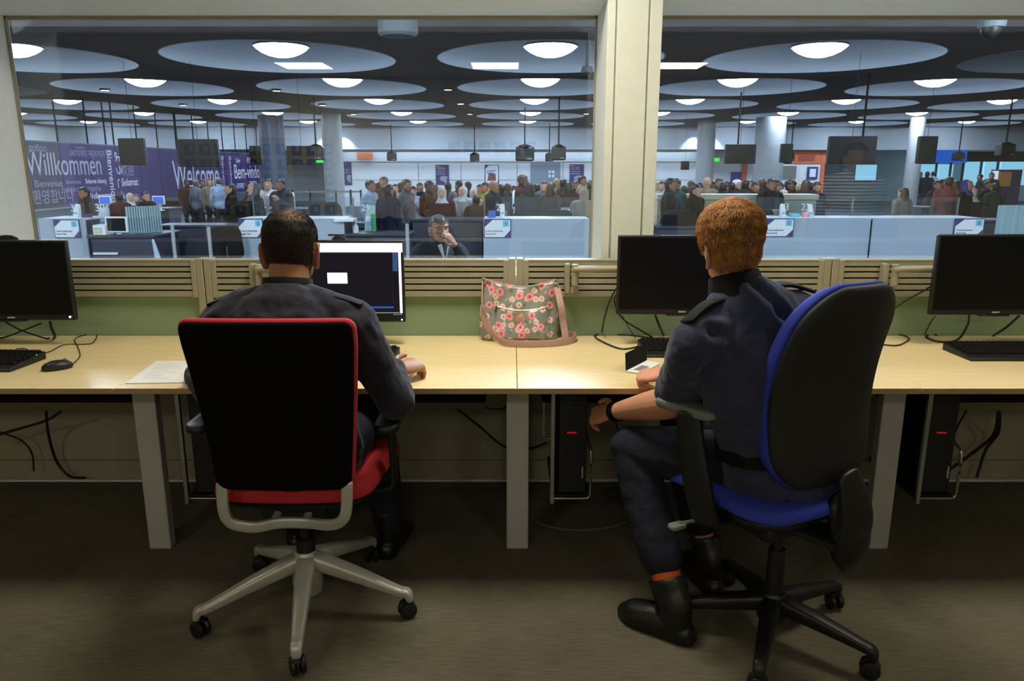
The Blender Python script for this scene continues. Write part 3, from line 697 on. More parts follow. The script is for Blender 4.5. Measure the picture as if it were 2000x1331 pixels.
# ---- red chair
rc = (-.68, 2.257)
red = thing('office_chair', 'red and black office chair with silver base, man in black shirt sitting in it', 'chair', (rc[0], rc[1], 0), 0)
base_star(red, rc, .34, 207.2, M['silver'], .088, .215, .030)
part(MB().cyl((rc[0], rc[1], .2), (rc[0], rc[1], .26), .030).cyl((rc[0], rc[1], .255), (rc[0], rc[1], .40), .016), 'gas_column', M['blackplastic'], red)
part(MB().span(rc[0]-.1, rc[0]+.1, 2.15, 2.36, .375, .425), 'mechanism', M['blackplastic'], red, bevel=.01)
def red_seat(u, v, w): return V((-.655+u+.10*v, 2.325+v, .462 + w - .05*max(0, (v-.12)/.13)**2*.5 + .012*(u/.25)**2))
part(MB().pillow(red_seat, rrect(.245, .235, .08), .045, .012), 'seat', M['red'], red, smooth=80, label='red seat')
part(MB().pillow(lambda u, v, w: red_seat(u, v, w-.02), rrect(.225, .22, .07), .004, .016), 'seat_shell', M['blackplastic'], red, smooth=60)
def red_back(u, v, w):
    k = (v+.265)/.53                      # 0 at the bottom, 1 at the top
    wd = .83+.17*min(1, k*1.15)
    y = 2.055 - .075*k + .16*(u*u) + .012*math.sin(k*PI)*1.5
    return V((-.667+u*wd, y + w, .785 + v*.985))
part(MB().pillow(red_back, rrect(.242, .265, .03), .045, .016), 'backrest_cushion', M['red'], red, smooth=80, label='red front cushion of the backrest')
part(MB().pillow(lambda u, v, w: red_back(u, v-.004, w-.016), rrect(.236, .262, .026), .004, .014), 'backrest_shell', M['chairback'], red, smooth=60, label='black rear of the backrest')
px_ = [(434, 945), (436, 990), (444, 1014), (462, 1026), (500, 1030), (545, 1022), (600, 1022), (640, 1026), (664, 1020), (676, 1000), (678, 945)]
yy_ = [2.045, 2.04, 2.045, 2.05, 2.06, 2.09, 2.1, 2.07, 2.05, 2.04, 2.045]
part(MB().tube([at(a, b, y) for (a, b), y in zip(px_, yy_)], (.010, .017), 14, ref=(0, 1, 0), sub=5, sq=.6, cap='round'), 'back_bracket', M['silver'], red, label='silver bracket holding up the backrest')
for sx in (-.048, .048): part(MB().tube([(rc[0]+sx, 2.09, .388), (rc[0]+sx, 2.15, .395), (rc[0]+sx, 2.18, .42)], (.012, .008), 10, ref=(1, 0, 0), sub=3), 'bracket_strut', M['silver'], red)
for sgn in (-1, 1):
    x = -.668+sgn*.285
    part(MB().tube([(x-sgn*.09, 2.27, .43), (x-sgn*.02, 2.27, .435), (x, 2.27, .47), (x, 2.26, .66)], [(.028, .011)]*4, 14, ref=(0, 1, 0), sub=5, sq=.6, cap='round'), 'armrest_post', M['blackplastic'], red)
    part(MB().pillow(lambda u, v, w: V((x+u, 2.25+v, .672+w)), rrect(.038, .12, .034), .014, .012), 'armrest_pad', M['blackplastic'], red, smooth=70)

# ---- blue chair
bc = (.818, 2.11)
blue = thing('office_chair', 'blue chair with tall black plastic back and grey armrests, ginger-haired man on it', 'chair', (bc[0], bc[1], 0), 0)
base_star(blue, bc, .30, -43, M['blackplastic'], .085, .155, .030)
part(MB().cyl((bc[0], bc[1], .13), (bc[0], bc[1], .30), .030, .025).cyl((bc[0], bc[1], .29), (bc[0], bc[1], .42), .017), 'gas_column', M['blackplastic'], blue)
th = math.radians(27); bf = V((-math.sin(th), math.cos(th), 0)); br = V((math.cos(th), math.sin(th), 0)); bo = V((.775, 2.13, 0))
def bl(u, v, z): return bo + br*u + bf*v + V((0, 0, z))
part(MB().box(bl(0, .0, .405), (.2, .24, .05), rot3(th)), 'mechanism', M['blackplastic'], blue, bevel=.01)
part(MB().cyl(bl(-.13, .06, .40), bl(-.26, .08, .395), .006).pillow(lambda u, v, w: bl(-.27+u, .08+v, .39+w), rrect(.03, .018, .015), .006, .006), 'height_lever', M['greyplastic'], blue)
part(MB().pillow(lambda u, v, w: bl(u, v+.01, .498 + w - .06*max(0, (v-.1)/.15)**2 + .01*(u/.25)**2), rrect(.235, .235, .11), .03, .010), 'seat', M['blue'], blue, smooth=80, label='blue seat')
part(MB().pillow(lambda u, v, w: bl(u, v+.01, .486 + w), rrect(.215, .215, .1), .006, .024), 'seat_shell', M['blackplastic'], blue, smooth=60)
def back_pt(u, v, w):
    k = (v+.31)/.62
    wd = (.86 + .26*k*(1-k)*2.2 - .10*k**3)
    y = -.185 - .10*k + .05*math.sin((k-.05)*PI*1.15) + .38*u*u*(.5+.5*k)
    return bl(u*wd+.045*(1-k)-.03, y + w + .012, .865 + v*.96)
part(MB().pillow(back_pt, rrect(.198, .31, .12, 10), .042, .012), 'backrest_cushion', M['blue'], blue, smooth=80, label='blue front cushion of the backrest')
part(MB().pillow(lambda u, v, w: back_pt(u, v, w-.014), rrect(.196, .306, .12, 10), .006, .03, prof=((1,0),(.985,.35),(.95,.62),(.88,.84),(.6,1),(.25,1.06))), 'backrest_shell', mat('black_ribbed_shell', s(29, 29, 30), .62, var=.12, bump=.2, bscale=260), blue, smooth=80, label='black plastic shell of the backrest')
part(MB().tube([bl(0, -.06, .42), bl(.05, -.2, .41), bl(.07, -.25, .42), bl(.07, -.262, .50), bl(.04, -.25, .62)], [(.045, .014), (.055, .02), (.065, .022), (.062, .02), (.04, .012)], 14, ref=br, sub=5, sq=.6, cap='round'), 'back_stem', M['blackplastic'], blue)
part(MB().tube([bl(.08, -.22, .52), bl(.09, -.24, .42), bl(.09, -.24, .36), bl(.09, -.235, .33)], [(.07, .035), (.07, .04), (.06, .034), (.03, .02)], 16, ref=br, sub=3, cap='round'), 'height_adjuster', M['blackplastic'], blue)
# left armrest, pad swung inward; right armrest
pa, pb_ = atz(1294, 774, .79), atz(1396, 804, .79)
pd = (pb_-pa); pl = pd.length; pd.normalize(); pn = V((-pd.y, pd.x, 0)); pc = (pa+pb_)/2
part(MB().pillow(lambda u, v, w: pc+pd*u+pn*v+V((0, 0, w-.012)), rrect(pl/2+.012, .036, .030), .012, .012), 'armrest_pad', M['greyplastic'], blue, smooth=70, label='grey armrest pad')
ap = pc+V((-.0, .0, -.02))
f0 = bl(-.20, .02, .42)
part(MB().tube([V((.66, 2.06, .445)), V((.585, 2.0, .44)), V((.55, 1.975, .475)), V((.527, 1.975, .56)), V((.505, 1.99, .68)), V((.495, 2.0, .77))], [(.030, .016), (.034, .016), (.040, .016), (.042, .016), (.040, .015), (.036, .014)], 16, ref=(.8, -.6, 0), sub=6, sq=.6, cap='round'), 'armrest_post', M['blackplastic'], blue)
rp = bl(.27, .08, .69)
part(MB().pillow(lambda u, v, w: rp+br*u+bf*v+V((0, 0, w)), rrect(.036, .12, .030), .012, .012), 'armrest_pad', M['greyplastic'], blue, smooth=70)
part(MB().tube([bl(.12, .04, .42), bl(.24, .04, .42), bl(.275, .05, .47), bl(.272, .07, .68)], [(.030, .012)]*4, 14, ref=bf, sub=5, sq=.6, cap='round'), 'armrest_post', M['blackplastic'], blue)

# ================================================================== PEOPLE
HEAD = [(-.122, .060, .020, .016), (-.110, .052, .038, .036), (-.088, .034, .056, .062), (-.055, .014, .066, .085), (-.018, .004, .073, .094),
        (.020, 0, .077, .098), (.052, -.002, .075, .096), (.078, -.004, .064, .082), (.096, -.004, .045, .059), (.1065, -.004, .020, .027), (.1095, -.004, .002, .003)]
def head_ring(z):
    for a, b in zip(HEAD[:-1], HEAD[1:]):
        if a[0] <= z <= b[0]:
            t = (z-a[0])/(b[0]-a[0]); return [a[i]+(b[i]-a[i])*t for i in range(4)]
    return HEAD[0] if z < HEAD[0][0] else HEAD[-1]
def head_shape(mb, c, R, k=1.0, detail=True):
    def L(x, y, z): return c + R @ (V((x, y, z))*k)
    rs = []
    for z, cy, hw, hd in HEAD: rs.append([L(hw*math.cos(2*PI*j/28), cy+hd*math.sin(2*PI*j/28), z) for j in range(28)])
    mb.rings(rs)
    mb.tube([L(0, .088, .012), L(0, .104, -.014), L(0, .112, -.032), L(0, .098, -.042)], [.008*k, .010*k, .014*k, .010*k], 10, sub=3, cap='round')   # nose
    if detail:
        for sx in (-1, 1):
            mb.tube([L(sx*.012, .097, .022), L(sx*.035, .094, .026), L(sx*.055, .078, .018)], [.007*k, .008*k, .006*k], 8, cap='round')   # brow
            mb.tube([L(sx*.025, .088, -.03), L(sx*.048, .068, -.02)], [.014*k, .016*k], 10, cap='round')  # cheek
        mb.tube([L(-.022, .086, -.066), L(0, .097, -.064), L(.022, .086, -.066)], [.004*k, .007*k, .004*k], 8, sub=3, cap='round')
        mb.tube([L(-.018, .086, -.074), L(0, .095, -.076), L(.018, .086, -.074)], [.004*k, .007*k, .004*k], 8, sub=3, cap='round')
        mb.ball(L(0, .082, -.104), .018*k)
    for sx in (-1, 1):      # ears
        E = [(.072, .014, -.026), (.083, .006, .000), (.086, -.014, .008), (.087, -.024, -.006), (.086, -.024, -.030), (.082, -.016, -.050), (.077, -.002, -.064), (.071, .006, -.060)]
        mb.tube([L(sx*x, y, z) for x, y, z in E], [.0055*k]*5+[.0065*k, .0075*k, .005*k], 8, sub=3, cap='round')
        mb.tube([L(sx*.070, .004, -.028), L(sx*.081, -.015, -.022)], [(.033*k, .013*k), (.030*k, .009*k)], 10, ref=R @ V((0, .25, 1)), cap='round')
def hair_cap(c, R, k, lift0, regs, n_strand, slen, rad, seed, droop=.4, th=48, whorl=(0, -.5), thin=None, lumps=.003, top=0):
    """hair cap plus strands; regs(theta, z) -> 0..1 coverage"""
    rnd = random.Random(seed); mb = MB()
    zs = [-.10+.2094*i/36 for i in range(37)]
    def P(thta, z, off=0):
        _, cy, hw, hd = head_ring(min(z, .1094)); ct, st = math.cos(thta), math.sin(thta)
        g = V((ct/max(hw, .02), st/max(hd, .02), 0)).normalized()
        ra, rb = head_ring(max(-.12, z-.006)), head_ring(min(.1094, z+.006)); dz_ = min(.1094, z+.006)-max(-.12, z-.006)
        nn = (g+V((0, 0, max(-.3, -((rb[2]-ra[2])*abs(ct)+(rb[3]-ra[3])*abs(st))/dz_)))).normalized()
        return V((hw*ct, cy+hd*st, z)) + nn*off, nn
    grid = []
    for z in zs:
        row = []
        for j in range(th):
            t = 2*PI*j/th; cov = regs(t, z)
            p, nn = P(t, z); lift = lift0*(1+top*max(0, z)/.1); lf = lift*cov + lumps*cov*(noise.noise(p*38)+.6*noise.noise(p*80)) if cov > 0 else -.012
            row.append(c + R @ ((p+nn*lf)*k))
        grid.append(row)
    mb.rings(grid)
    cnt = 0
    while cnt < n_strand:
        t = rnd.uniform(0, 2*PI); z = -.10+.206*rnd.random()**.8 if rnd.random() < .62 else .1094-.047*rnd.random()**2; cov = regs(t, z)
        if rnd.random() > cov: continue
        lift = lift0*(1+top*max(0, z)/.1); p, nn = P(t, z, lift*.85)
        if thin and rnd.random() < thin(p): cnt += 1; continue
        w = V((whorl[0]*.05, whorl[1]*.1, .105)); d = (p-w); d = d-nn*d.dot(nn)
        if d.length < 1e-4: continue
        d.normalize(); side = nn.cross(d)
        d = (d + side*(rnd.gauss(0, .15)+.9*noise.noise(p*24)) + V((0, 0, -droop))).normalized(); l = slen*rnd.uniform(.6, 1.25)
        d = d - nn*d.dot(nn); d.normalize()
        q0 = p-nn*.002; q1 = p+d*l*.5+nn*(lift*.45*rnd.uniform(.7, 1.2)); q2 = p+d*l+nn*(lift*rnd.uniform(.0, .4))-nn*l*l*5.5
        pts = [c + R @ (q*k) for q in (q0, q1, q2)]; sd = (R @ side)
        nw = R @ nn; o = len(mb.v)
        for qq, rr in zip(pts[:2], (rad, rad*.9)):
            mb.v += [qq+sd*rr, qq-sd*rr*.5+nw*rr*.87, qq-sd*rr*.5-nw*rr*.87]
        mb.v.append(pts[2])
        for a in range(3):
            b_ = (a+1) % 3; mb.f.append([o+a, o+b_, o+3+b_, o+3+a]); mb.m.append(0); mb.f.append([o+3+a, o+3+b_, o+6]); mb.m.append(0)
        cnt += 1
    return mb
def raw_mesh(mb, name, m, inv):
    me = bpy.data.meshes.new(name); me.from_pydata([tuple(inv @ p) for p in mb.v], [], mb.f); me.update(); me.materials.append(m); me.shade_smooth(); return me
def hand(mb, w, d, n, thumb, curls, sc_=1.0, spread=.0, tcurl=.4):
    """palm and five fingers; w wrist, d finger direction, n back-of-hand normal, thumb = +1/-1 side"""
    d = V(d).normalized(); n = V(n); n = (n-d*n.dot(d)).normalized(); l = d.cross(n)*thumb
    k = sc_
    kn = w+d*.092*k
    mb.tube([w-d*.02*k, w+d*.012*k, w+d*.05*k, kn+d*.004*k], [(.025*k, .019*k), (.029*k, .018*k), (.038*k, .0155*k), (.037*k, .012*k)], 18, ref=l, sub=4, cap='round')
    for i, (off, ln, r) in enumerate(((.0305, .070, .0080), (.0105, .078, .0083), (-.0100, .073, .0080), (-.0295, .058, .0072))):
        c = curls[i] if isinstance(curls, (list, tuple)) else curls
        b = kn + l*off*k - d*(.004+abs(off)*.25)*k; dd = (d + l*off*spread*12).normalized(); pts = [b-dd*.02*k, b]; ang = 0
        for seg, fr_ in ((0, .45), (1, .31), (2, .24)):
            ang += c*(.75, 1.0, .7)[seg]; v_ = dd*math.cos(ang)-n*math.sin(ang); pts.append(pts[-1]+v_*ln*fr_*k)
        mb.tube(pts, [r*k*1.05, r*k*1.08, r*k, r*k*.95, r*k*.82], 12, sub=3, cap='round')
    b = w + d*.022*k + l*.024*k - n*.004*k
    t1 = (d*.62+l*.72-n*.30*tcurl).normalized(); t2 = (d*.9+l*(.38-.5*tcurl)-n*.45*tcurl).normalized(); t3 = (d*.95+l*(.1-.9*tcurl)-n*.5*tcurl).normalized()
    p1 = b+t1*.040*k; p2 = p1+t2*.032*k; p3 = p2+t3*.024*k
    mb.tube([b-t1*.012*k, b, p1, p2, p3], [.014*k, .0145*k, .0112*k, .0100*k, .0086*k], 12, sub=3, cap='round')
def wr(p, f, a): return a*noise.noise(p*f)
def seg_d(p, a, b):
    ab = b-a; t = max(0, min(1, (p-a).dot(ab)/ab.length_squared)); return (p-(a+ab*t)).length, t
def face_bits(c, R, k, t, iris=(.02, .015, .01, 1)):
    e = MB()
    for sx in (-1, 1):
        p = c + R @ (V((sx*.031, .081, .006))*k); e.ball(p, .0105*k, mi=0); e.ball(c + R @ (V((sx*.031, .0895, .006))*k), .005*k, mi=1)
    part(e, 'eyes', [M['eyewhite'], M['mattblack']], t, smooth=80)

# ---------------- man in the red chair
A = thing('person', 'man with short black hair in a black long-sleeved shirt, seated in the red chair', 'person', (-.67, 2.2, 0))
hcA = at(567, 478, 2.255); hcA.z = 1.213; RA = rot3(math.radians(5), math.radians(-4)); kA = .98
sL, sR = V((-.855, 2.17, .985)), V((-.468, 2.17, .985))
eL, eR = V((-.895, 2.22, .735)), V((-.358, 2.205, .745))
wL, wR = V((-1.045, 2.40, .775)), V((-.395, 2.43, .782))
kneeL, kneeR = V((-.80, 2.66, .56)), V((-.52, 2.68, .56)); anL, anR = V((-.84, 2.70, .10)), V((-.47, 2.64, .10))
def limbs(mb, g, arms=True, legs_=True, short=None):
    """tapered limbs; g = how much thicker than the body"""
    pass
def torsoA(mb, e):
    mb.tube([(-.67, 2.23, .50), (-.67, 2.22, .58), (-.67, 2.195, .72), (-.667, 2.17, .88), (-.665, 2.165, .99), (-.664, 2.17, 1.035), (-.664, 2.18, 1.07), (-.664, 2.19, 1.10)],
            [(.17+e, .12+e), (.185+e, .135+e), (.172+e, .125+e), (.190+e, .128+e), (.188+e, .112+e), (.150+e, .092+e), (.098+e, .078+e), (.060+e*.6, .060+e*.6)], 32, ref=(1, 0, 0), sub=4)
    for sh, sx in ((sL, -1), (sR, 1)):
        mb.tube([V((-.664+sx*.05, 2.18, 1.055)), V((-.664+sx*.13, 2.172, 1.02)), sh], [(.045+e), .058+e, .062+e], 18, sub=4, cap='round')
def armsA(mb, e, cuff=1.0):
    for sh, el, wr_ in ((sL, eL, wL), (sR, eR, wR)):
        mb.tube([sh, sh.lerp(el, .5), el], [.060+e, .050+e*1.1, .043+e*1.2], 18, sub=5, cap='round')
        mb.tube([el, el.lerp(wr_, .4), el.lerp(wr_, cuff)], [.043+e*1.2, .042+e, .028+e], 18, sub=5, cap='round')
def legsA(mb, e):
    for hx, kn, an in ((-.10, kneeL, anL), (.10, kneeR, anR)):
        hp = V((-.67+hx, 2.24, .57))
        mb.tube([hp, hp.lerp(kn, .5), kn], [.088+e, .076+e, .056+e], 18, sub=5, cap='round')
        mb.tube([kn, kn.lerp(an, .35), kn.lerp(an, .95)], [.056+e, .056+e*1.4, .038+e*1.6], 18, sub=5, cap='round')
mb = MB(); head_shape(mb, hcA, RA, kA)
mb.tube([(-.664, 2.19, 1.06), (-.665, 2.215, 1.12), hcA+V((0, -.012, -.03))], [.062, .058, .060], 20, sub=4, cap='round')
torsoA(mb, -.008); armsA(mb, -.004); legsA(mb, -.004)
hand(mb, wR+V((.004, .012, -.004)), (.62, .78, .02), (.05, -.50, 1), -1, (.55, .66, .78, .9), 1.06, .32, .05)
hand(mb, wL+V((-.01, .015, -.008)), (-.25, .95, -.08), (.1, .1, 1), 1, (.25, .3, .3, .35), 1.0, .3, .2)
put(solid(mb, .0036, 2, M['skinA'], name='body'), 'body', A)
face_bits(hcA, RA, kA, A)
creA = [(V((-.70, 2.06, 1.0)), V((-.66, 2.05, .93))), (V((-.60, 2.06, 1.01)), V((-.54, 2.06, .92))), (V((-.47, 2.10, .99)), V((-.50, 2.08, .86))), (V((-.85, 2.10, 1.0)), V((-.82, 2.08, .9)))]
def fA(p):
    v = .006*noise.noise(V((p.x*13, p.y*10, p.z*9))) + .0035*noise.noise(p*30)
    v += .005*(1-abs(noise.noise(V((p.x*20+p.z*9, p.y*16, p.z*14-p.x*6)))))-.004
    for a, b in creA:
        d, t = seg_d(p, a, b); v -= .008*math.exp(-(d/.012)**2)
        v += .006*math.exp(-((d-.03)/.016)**2)
    return v
mb = MB(); torsoA(mb, .014); armsA(mb, .013, .98)
put(solid(mb, .006, 3, M['navyA'], fA, 'shirt'), 'shirt', A)
cl = MB(); n = 40; ccen = V((-.664, 2.192, 1.080))
rs = []
for dz_, r in ((-.012, .076), (.016, .073), (.040, .0705), (.043, .069), (.040, .066), (-.01, .066)):
    rs.append([ccen+V((r*1.02*math.cos(2*PI*j/n), r*1.02*math.sin(2*PI*j/n)+dz_*.25, dz_ - .016*math.sin(2*PI*j/n))) for j in range(n)])
part(cl.rings(rs, caps=False), 'collar', M['mattblack'], A, smooth=60)
for sx, sh in ((-1, sL), (1, sR)):
    a, b = V((-.664+sx*.09, 2.165, 1.082)), sh+V((sx*.028, -.004, .070))
    part(MB().tube([a, a.lerp(b, .5)+V((0, 0, .008)), b], [(.026, .004), (.028, .005), (.030, .005)], 14, ref=(0, 1, 0), sub=4, sq=.5, cap='round'), 'epaulette', M['mattblack'], A)
mb = MB(); legsA(mb, .012); mb.tube([(-.67, 2.24, .50), (-.67, 2.22, .60), (-.67, 2.21, .68)], [(.18, .14), (.198, .148), (.182, .136)], 28, ref=(1, 0, 0), sub=3, cap='round')
put(solid(mb, .008, 3, M['trouser'], lambda p: .004*noise.noise(p*16), 'trousers'), 'trousers', A)
def boot(mb, an, d, kn, k=.85):
    d = V(d).normalized(); sd = V((-d.y, d.x, 0)); h = V((an.x, an.y, 0))
    def L(f, z): return h+d*f*k+V((0, 0, z*k))
    mb.tube([L(-.045, .035), L(0, .045), L(.06, .048), L(.12, .042), L(.175, .034), L(.20, .028)], [(.038, .036), (.044, .044), (.048, .050), (.054, .046), (.051, .040), (.034, .028)], 20, ref=sd, sub=4, cap='round')
    ax = (kn-an).normalized(); ax = (ax/ax.z)
    mb.tube([L(-.004, .04), an, an+ax*.04, an+ax*.068, an+ax*.076], [(.042, .054), (.045, .058), (.048, .060), (.054, .062), (.053, .060)], 20, ref=sd, sub=4)
    mb.prism([h+d*f*k+sd*w*k+V((0, 0, .0005)) for f, w in ((-.085, .026), (-.05, .043), (.05, .048), (.13, .055), (.19, .048), (.222, .026), (.222, -.022), (.19, -.045), (.13, -.052), (.05, -.047), (-.05, -.043), (-.085, -.026))], (0, 0, .030*k))
def boots(t, specs, m=None):
    for an, d, kn in specs:
        mb = MB(); boot(mb, an, d, kn); b_ = put(solid(mb, .004, 2, m or M['bootblack'], name='boot'), 'boot', t)
        dd = V(d).normalized(); sd = V((-dd.y, dd.x, 0)); h = V((an.x, an.y, 0)); q = MB()
        for i in range(4):
            f, z = (.085-.022*i*.9)*.85, (.100+.022*i)*.85
            q.tube([h+dd*(f-.012)+sd*.034+V((0, 0, z-.018)), h+dd*(f+.010)+V((0, 0, z+.002)), h+dd*(f-.012)-sd*.034+V((0, 0, z-.018))], .003, 8, sub=4, cap='round')
        q2 = part(q, 'laces', M['mattblack'], b_)
boots(A, [(anL, (-.1, 1, 0), kneeL), (anR, (.15, 1, 0), kneeR)])
def regA(t, z):
    y = math.sin(t); x = math.cos(t)
    if z > .068: cov = 1
    elif y > .25: cov = 1 if z > .055 - .02*abs(x) + .02 else 0
    elif y > -.36: cov = max(0, min(1, (z-.006)/.02))
    else: cov = max(0, min(1, (z+.098-.010*abs(x))/.03))
    if z > .09 and y > .85: cov = .6
    return cov
def thinA(p):
    d = (V((p.x-.018, p.y+.045, p.z-.085))).length
    return .62*math.exp(-(d/.036)**2)
capm = MB
hm = hair_cap(hcA, RA, kA, .0045, regA, 10500, .012, .00055, 3, droop=.3, whorl=(.2, -.45), thin=thinA, lumps=.001)
def scalp_mat():
    m, nt, b, out = new_mat('thinning_dark_hair'); N = nt.nodes.new; Lk = nt.links.new
    tc = N('ShaderNodeTexCoord'); vd = N('ShaderNodeVectorMath'); vd.operation = 'DISTANCE'
    c = WM[A].inverted() @ (hcA + RA @ V((.022, -.052, .088))); vd.inputs[1].default_value = c; Lk(tc.outputs['Object'], vd.inputs[0])
    nz = N('ShaderNodeTexNoise'); nz.inputs['Scale'].default_value = 70; Lk(tc.outputs['Object'], nz.inputs[0])
    ma = N('ShaderNodeMath'); ma.operation = 'MULTIPLY_ADD'; ma.inputs[1].default_value = .03; Lk(nz.outputs['Fac'], ma.inputs[0]); Lk(vd.outputs['Value'], ma.inputs[2])
    r = N('ShaderNodeValToRGB'); r.color_ramp.elements[0].position = .022; r.color_ramp.elements[0].color = s(126, 92, 66); r.color_ramp.elements[1].position = .062; r.color_ramp.elements[1].color = s(24, 19, 15)
    Lk(ma.outputs[0], r.inputs[0]); Lk(r.outputs[0], b.inputs['Base Color']); b.inputs['Roughness'].default_value = .55
    return m
hA = bpy.data.objects.new('hair', raw_mesh(hm, 'hair', scalp_mat(), WM[A].inverted())); COL.objects.link(hA); hA.parent = A
# ---------------- ginger-haired man
B = thing('person', 'ginger-haired man in a navy short-sleeved shirt, leaning under the desk from the blue chair', 'person', (.75, 2.08, 0))
hcB = V((.600, 2.06, 1.238)); RB = rot3(math.radians(7), math.radians(-6), math.radians(-4)); kB = .90
bsL, bsR = V((.492, 1.955, .985)), V((.825, 2.13, 1.03))
beL, bwL = V((.492, 2.17, .752)), V((.345, 2.41, .642))
beR, bwR = V((.735, 2.27, .80)), V((.520, 2.360, .785))
bkL, baL = V((.395, 2.33, .545)), V((.508, 2.10, .105)); bkR, baR = V((.60, 2.56, .55)), V((.69, 2.38, .105))
lat = (bsR-bsL).normalized()
def torsoB(mb, e):
    mb.tube([(.80, 2.10, .50), (.80, 2.10, .575), (.765, 2.08, .70), (.715, 2.05, .85), (.672, 2.045, .97), (.652, 2.045, 1.04), (.634, 2.045, 1.095), (.620, 2.045, 1.138)],
            [(.165+e, .125+e), (.18+e, .135+e), (.162+e, .12+e), (.180+e, .122+e), (.182+e, .112+e), (.150+e, .094+e), (.100+e, .080+e), (.060+e*.6, .060+e*.6)], 32, ref=lat, sub=4)
    for sh, sx in ((bsL, -1), (bsR, 1)):
        mb.tube([V((.632, 2.045, 1.085))+lat*sx*.045, V((.645, 2.045, 1.05)).lerp(sh, .58)+V((0, 0, .010)), sh], [.045+e, .053+e, .055+e], 18, sub=4, cap='round')
def armsB(mb, e, skin=True):
    for sh, el, w_ in ((bsL, beL, bwL), (bsR, beR, bwR)):
        if skin:
            mb.tube([sh, sh.lerp(el, .5), el], [.046, .043, .041], 18, sub=5, cap='round')
            mb.tube([el, el.lerp(w_, .3), w_], [(.048, .050), (.049, .048), (.027, .031)], 18, sub=5, cap='round')
        else:
            mb.tube([sh, sh.lerp(el, .45), sh.lerp(el, .82)], [.055+e, .052+e, .052+e*1.1], 20, sub=5)
def legsB(mb, e):
    for hp, kn, an in ((V((.715, 2.10, .575)), bkL, baL), (V((.875, 2.14, .575)), bkR, baR)):
        mb.tube([hp, hp.lerp(kn, .5), kn], [.088+e, .077+e, .057+e], 18, sub=5, cap='round')
        mb.tube([kn, kn.lerp(an, .35), kn.lerp(an, .69 if e > 0 else 1)], [.057+e, .056+e*1.3, .036+e*2.7], 18, sub=5, cap='round')
mb = MB(); head_shape(mb, hcB, RB, kB)
mb.tube([(.628, 2.045, 1.06), (.618, 2.05, 1.13), hcB+V((0, -.01, -.03))], [.062, .056, .060], 20, sub=4, cap='round')
torsoB(mb, -.010); armsB(mb, 0); legsB(mb, -.004)
hd = (bwL-beL).normalized()
hand(mb, bwL+hd*.012, hd+V((-.12, 0, -.05)), (.45, -.75, .45), 1, (.25, .45, .6, .75), 1.0, .30, .2)
hd2 = (bwR-beR).normalized()
hand(mb, bwR+hd2*.012, hd2+V((-.05, .15, -.12)), (.12, -.45, 1), 1, (.95, 1.1, 1.2, 1.3), .98, .22, .8)
put(solid(mb, .0036, 2, M['skinB'], name='body'), 'body', B)
face_bits(hcB, RB, kB, B)
def srf(px, py, Y=1.955): return at(px, py, Y)
creB = [(srf(1478, 556, 1.97), srf(1525, 610, 1.95), .013), (srf(1525, 610, 1.95), srf(1568, 660, 1.96), .015), (srf(1372, 735, 1.93), srf(1388, 650, 1.91), .010), (srf(1388, 650, 1.91), srf(1416, 655, 1.91), .006), (srf(1440, 690, 1.95), srf(1530, 770, 1.97), .006), (srf(1420, 760, 1.95), srf(1520, 850, 1.98), .008), (srf(1420, 800, 1.97), srf(1490, 862, 2.0), .007), (srf(1400, 545, 1.96), srf(1470, 548, 1.95), .004), (srf(1350, 700, 1.9), srf(1330, 740, 1.95), .006)]
def fB(p):
    v = .005*noise.noise(V((p.x*11, p.y*10, p.z*11))) + .003*noise.noise(p*28)
    v += .007*(.55-abs(noise.noise(V((p.x*13+p.z*13, p.y*9, p.z*8-p.x*6)))))*max(0, min(1, (1.0-p.z)/.2))
    for a, b, dp in creB:
        d, t = seg_d(p, a, b)
        if d < .09: v -= dp*1.0*math.exp(-(d/.013)**2); v += dp*.7*math.exp(-((d-.032)/.018)**2)
    return v
mb = MB(); torsoB(mb, .014); armsB(mb, .015, False)
put(solid(mb, .0055, 3, M['navy'], fB, 'shirt'), 'shirt', B)
cl = MB(); ccen = V((.617, 2.047, 1.122)); rs = []; RC = rot3(math.radians(20), 0, math.radians(-6))
for dz_, r in ((-.018, .078), (.010, .072), (.034, .067), (.037, .065), (.034, .063), (-.01, .064)):
    rs.append([ccen + RC @ V((r*math.cos(2*PI*j/n), r*1.02*math.sin(2*PI*j/n)+dz_*.25, dz_ - .020*math.sin(2*PI*j/n))) for j in range(n)])
part(cl.rings(rs, caps=False), 'collar', M['mattblack'], B, smooth=60)
for sx, sh in ((-1, bsL), (1, bsR)):
    a, b = V((.636, 2.035, 1.108))+lat*sx*.080, sh+V((0, 0, .066))+lat*sx*.034
    part(MB().tube([a, a.lerp(b, .5)+V((0, 0, .012)), b], [(.026, .005), (.030, .006), (.032, .006)], 14, ref=V((0, 1, 0)), sub=4, sq=.5, cap='round'), 'epaulette', M['mattblack'], B)
mb = MB(); legsB(mb, .012); mb.tube([(.80, 2.10, .50), (.80, 2.10, .60), (.78, 2.09, .67)], [(.175, .14), (.192, .148), (.176, .134)], 28, ref=lat, sub=3, cap='round')
def fT(p): return .005*noise.noise(V((p.x*14, p.y*14, p.z*20))) + .004*(.5-abs(noise.noise(V((p.x*16+p.z*10, p.y*16, p.z*18)))))
put(solid(mb, .007, 3, M['trouser'], fT, 'trousers'), 'trousers', B)
part(MB().tube([(.785, 2.095, .650), (.780, 2.092, .690)], [(.200, .158), (.196, .154)], 32, ref=lat), 'belt', M['mattblack'], B)
boots(B, [(baL, (-.78, .63, 0), bkL), (baR, (-.2, .95, 0), bkR)])
part(MB().tube([baL.lerp(bkL, .05), baL.lerp(bkL, .18), baL.lerp(bkL, .34)], [.043, .045, .044], 18, sub=3), 'sock', M['sock'], B)
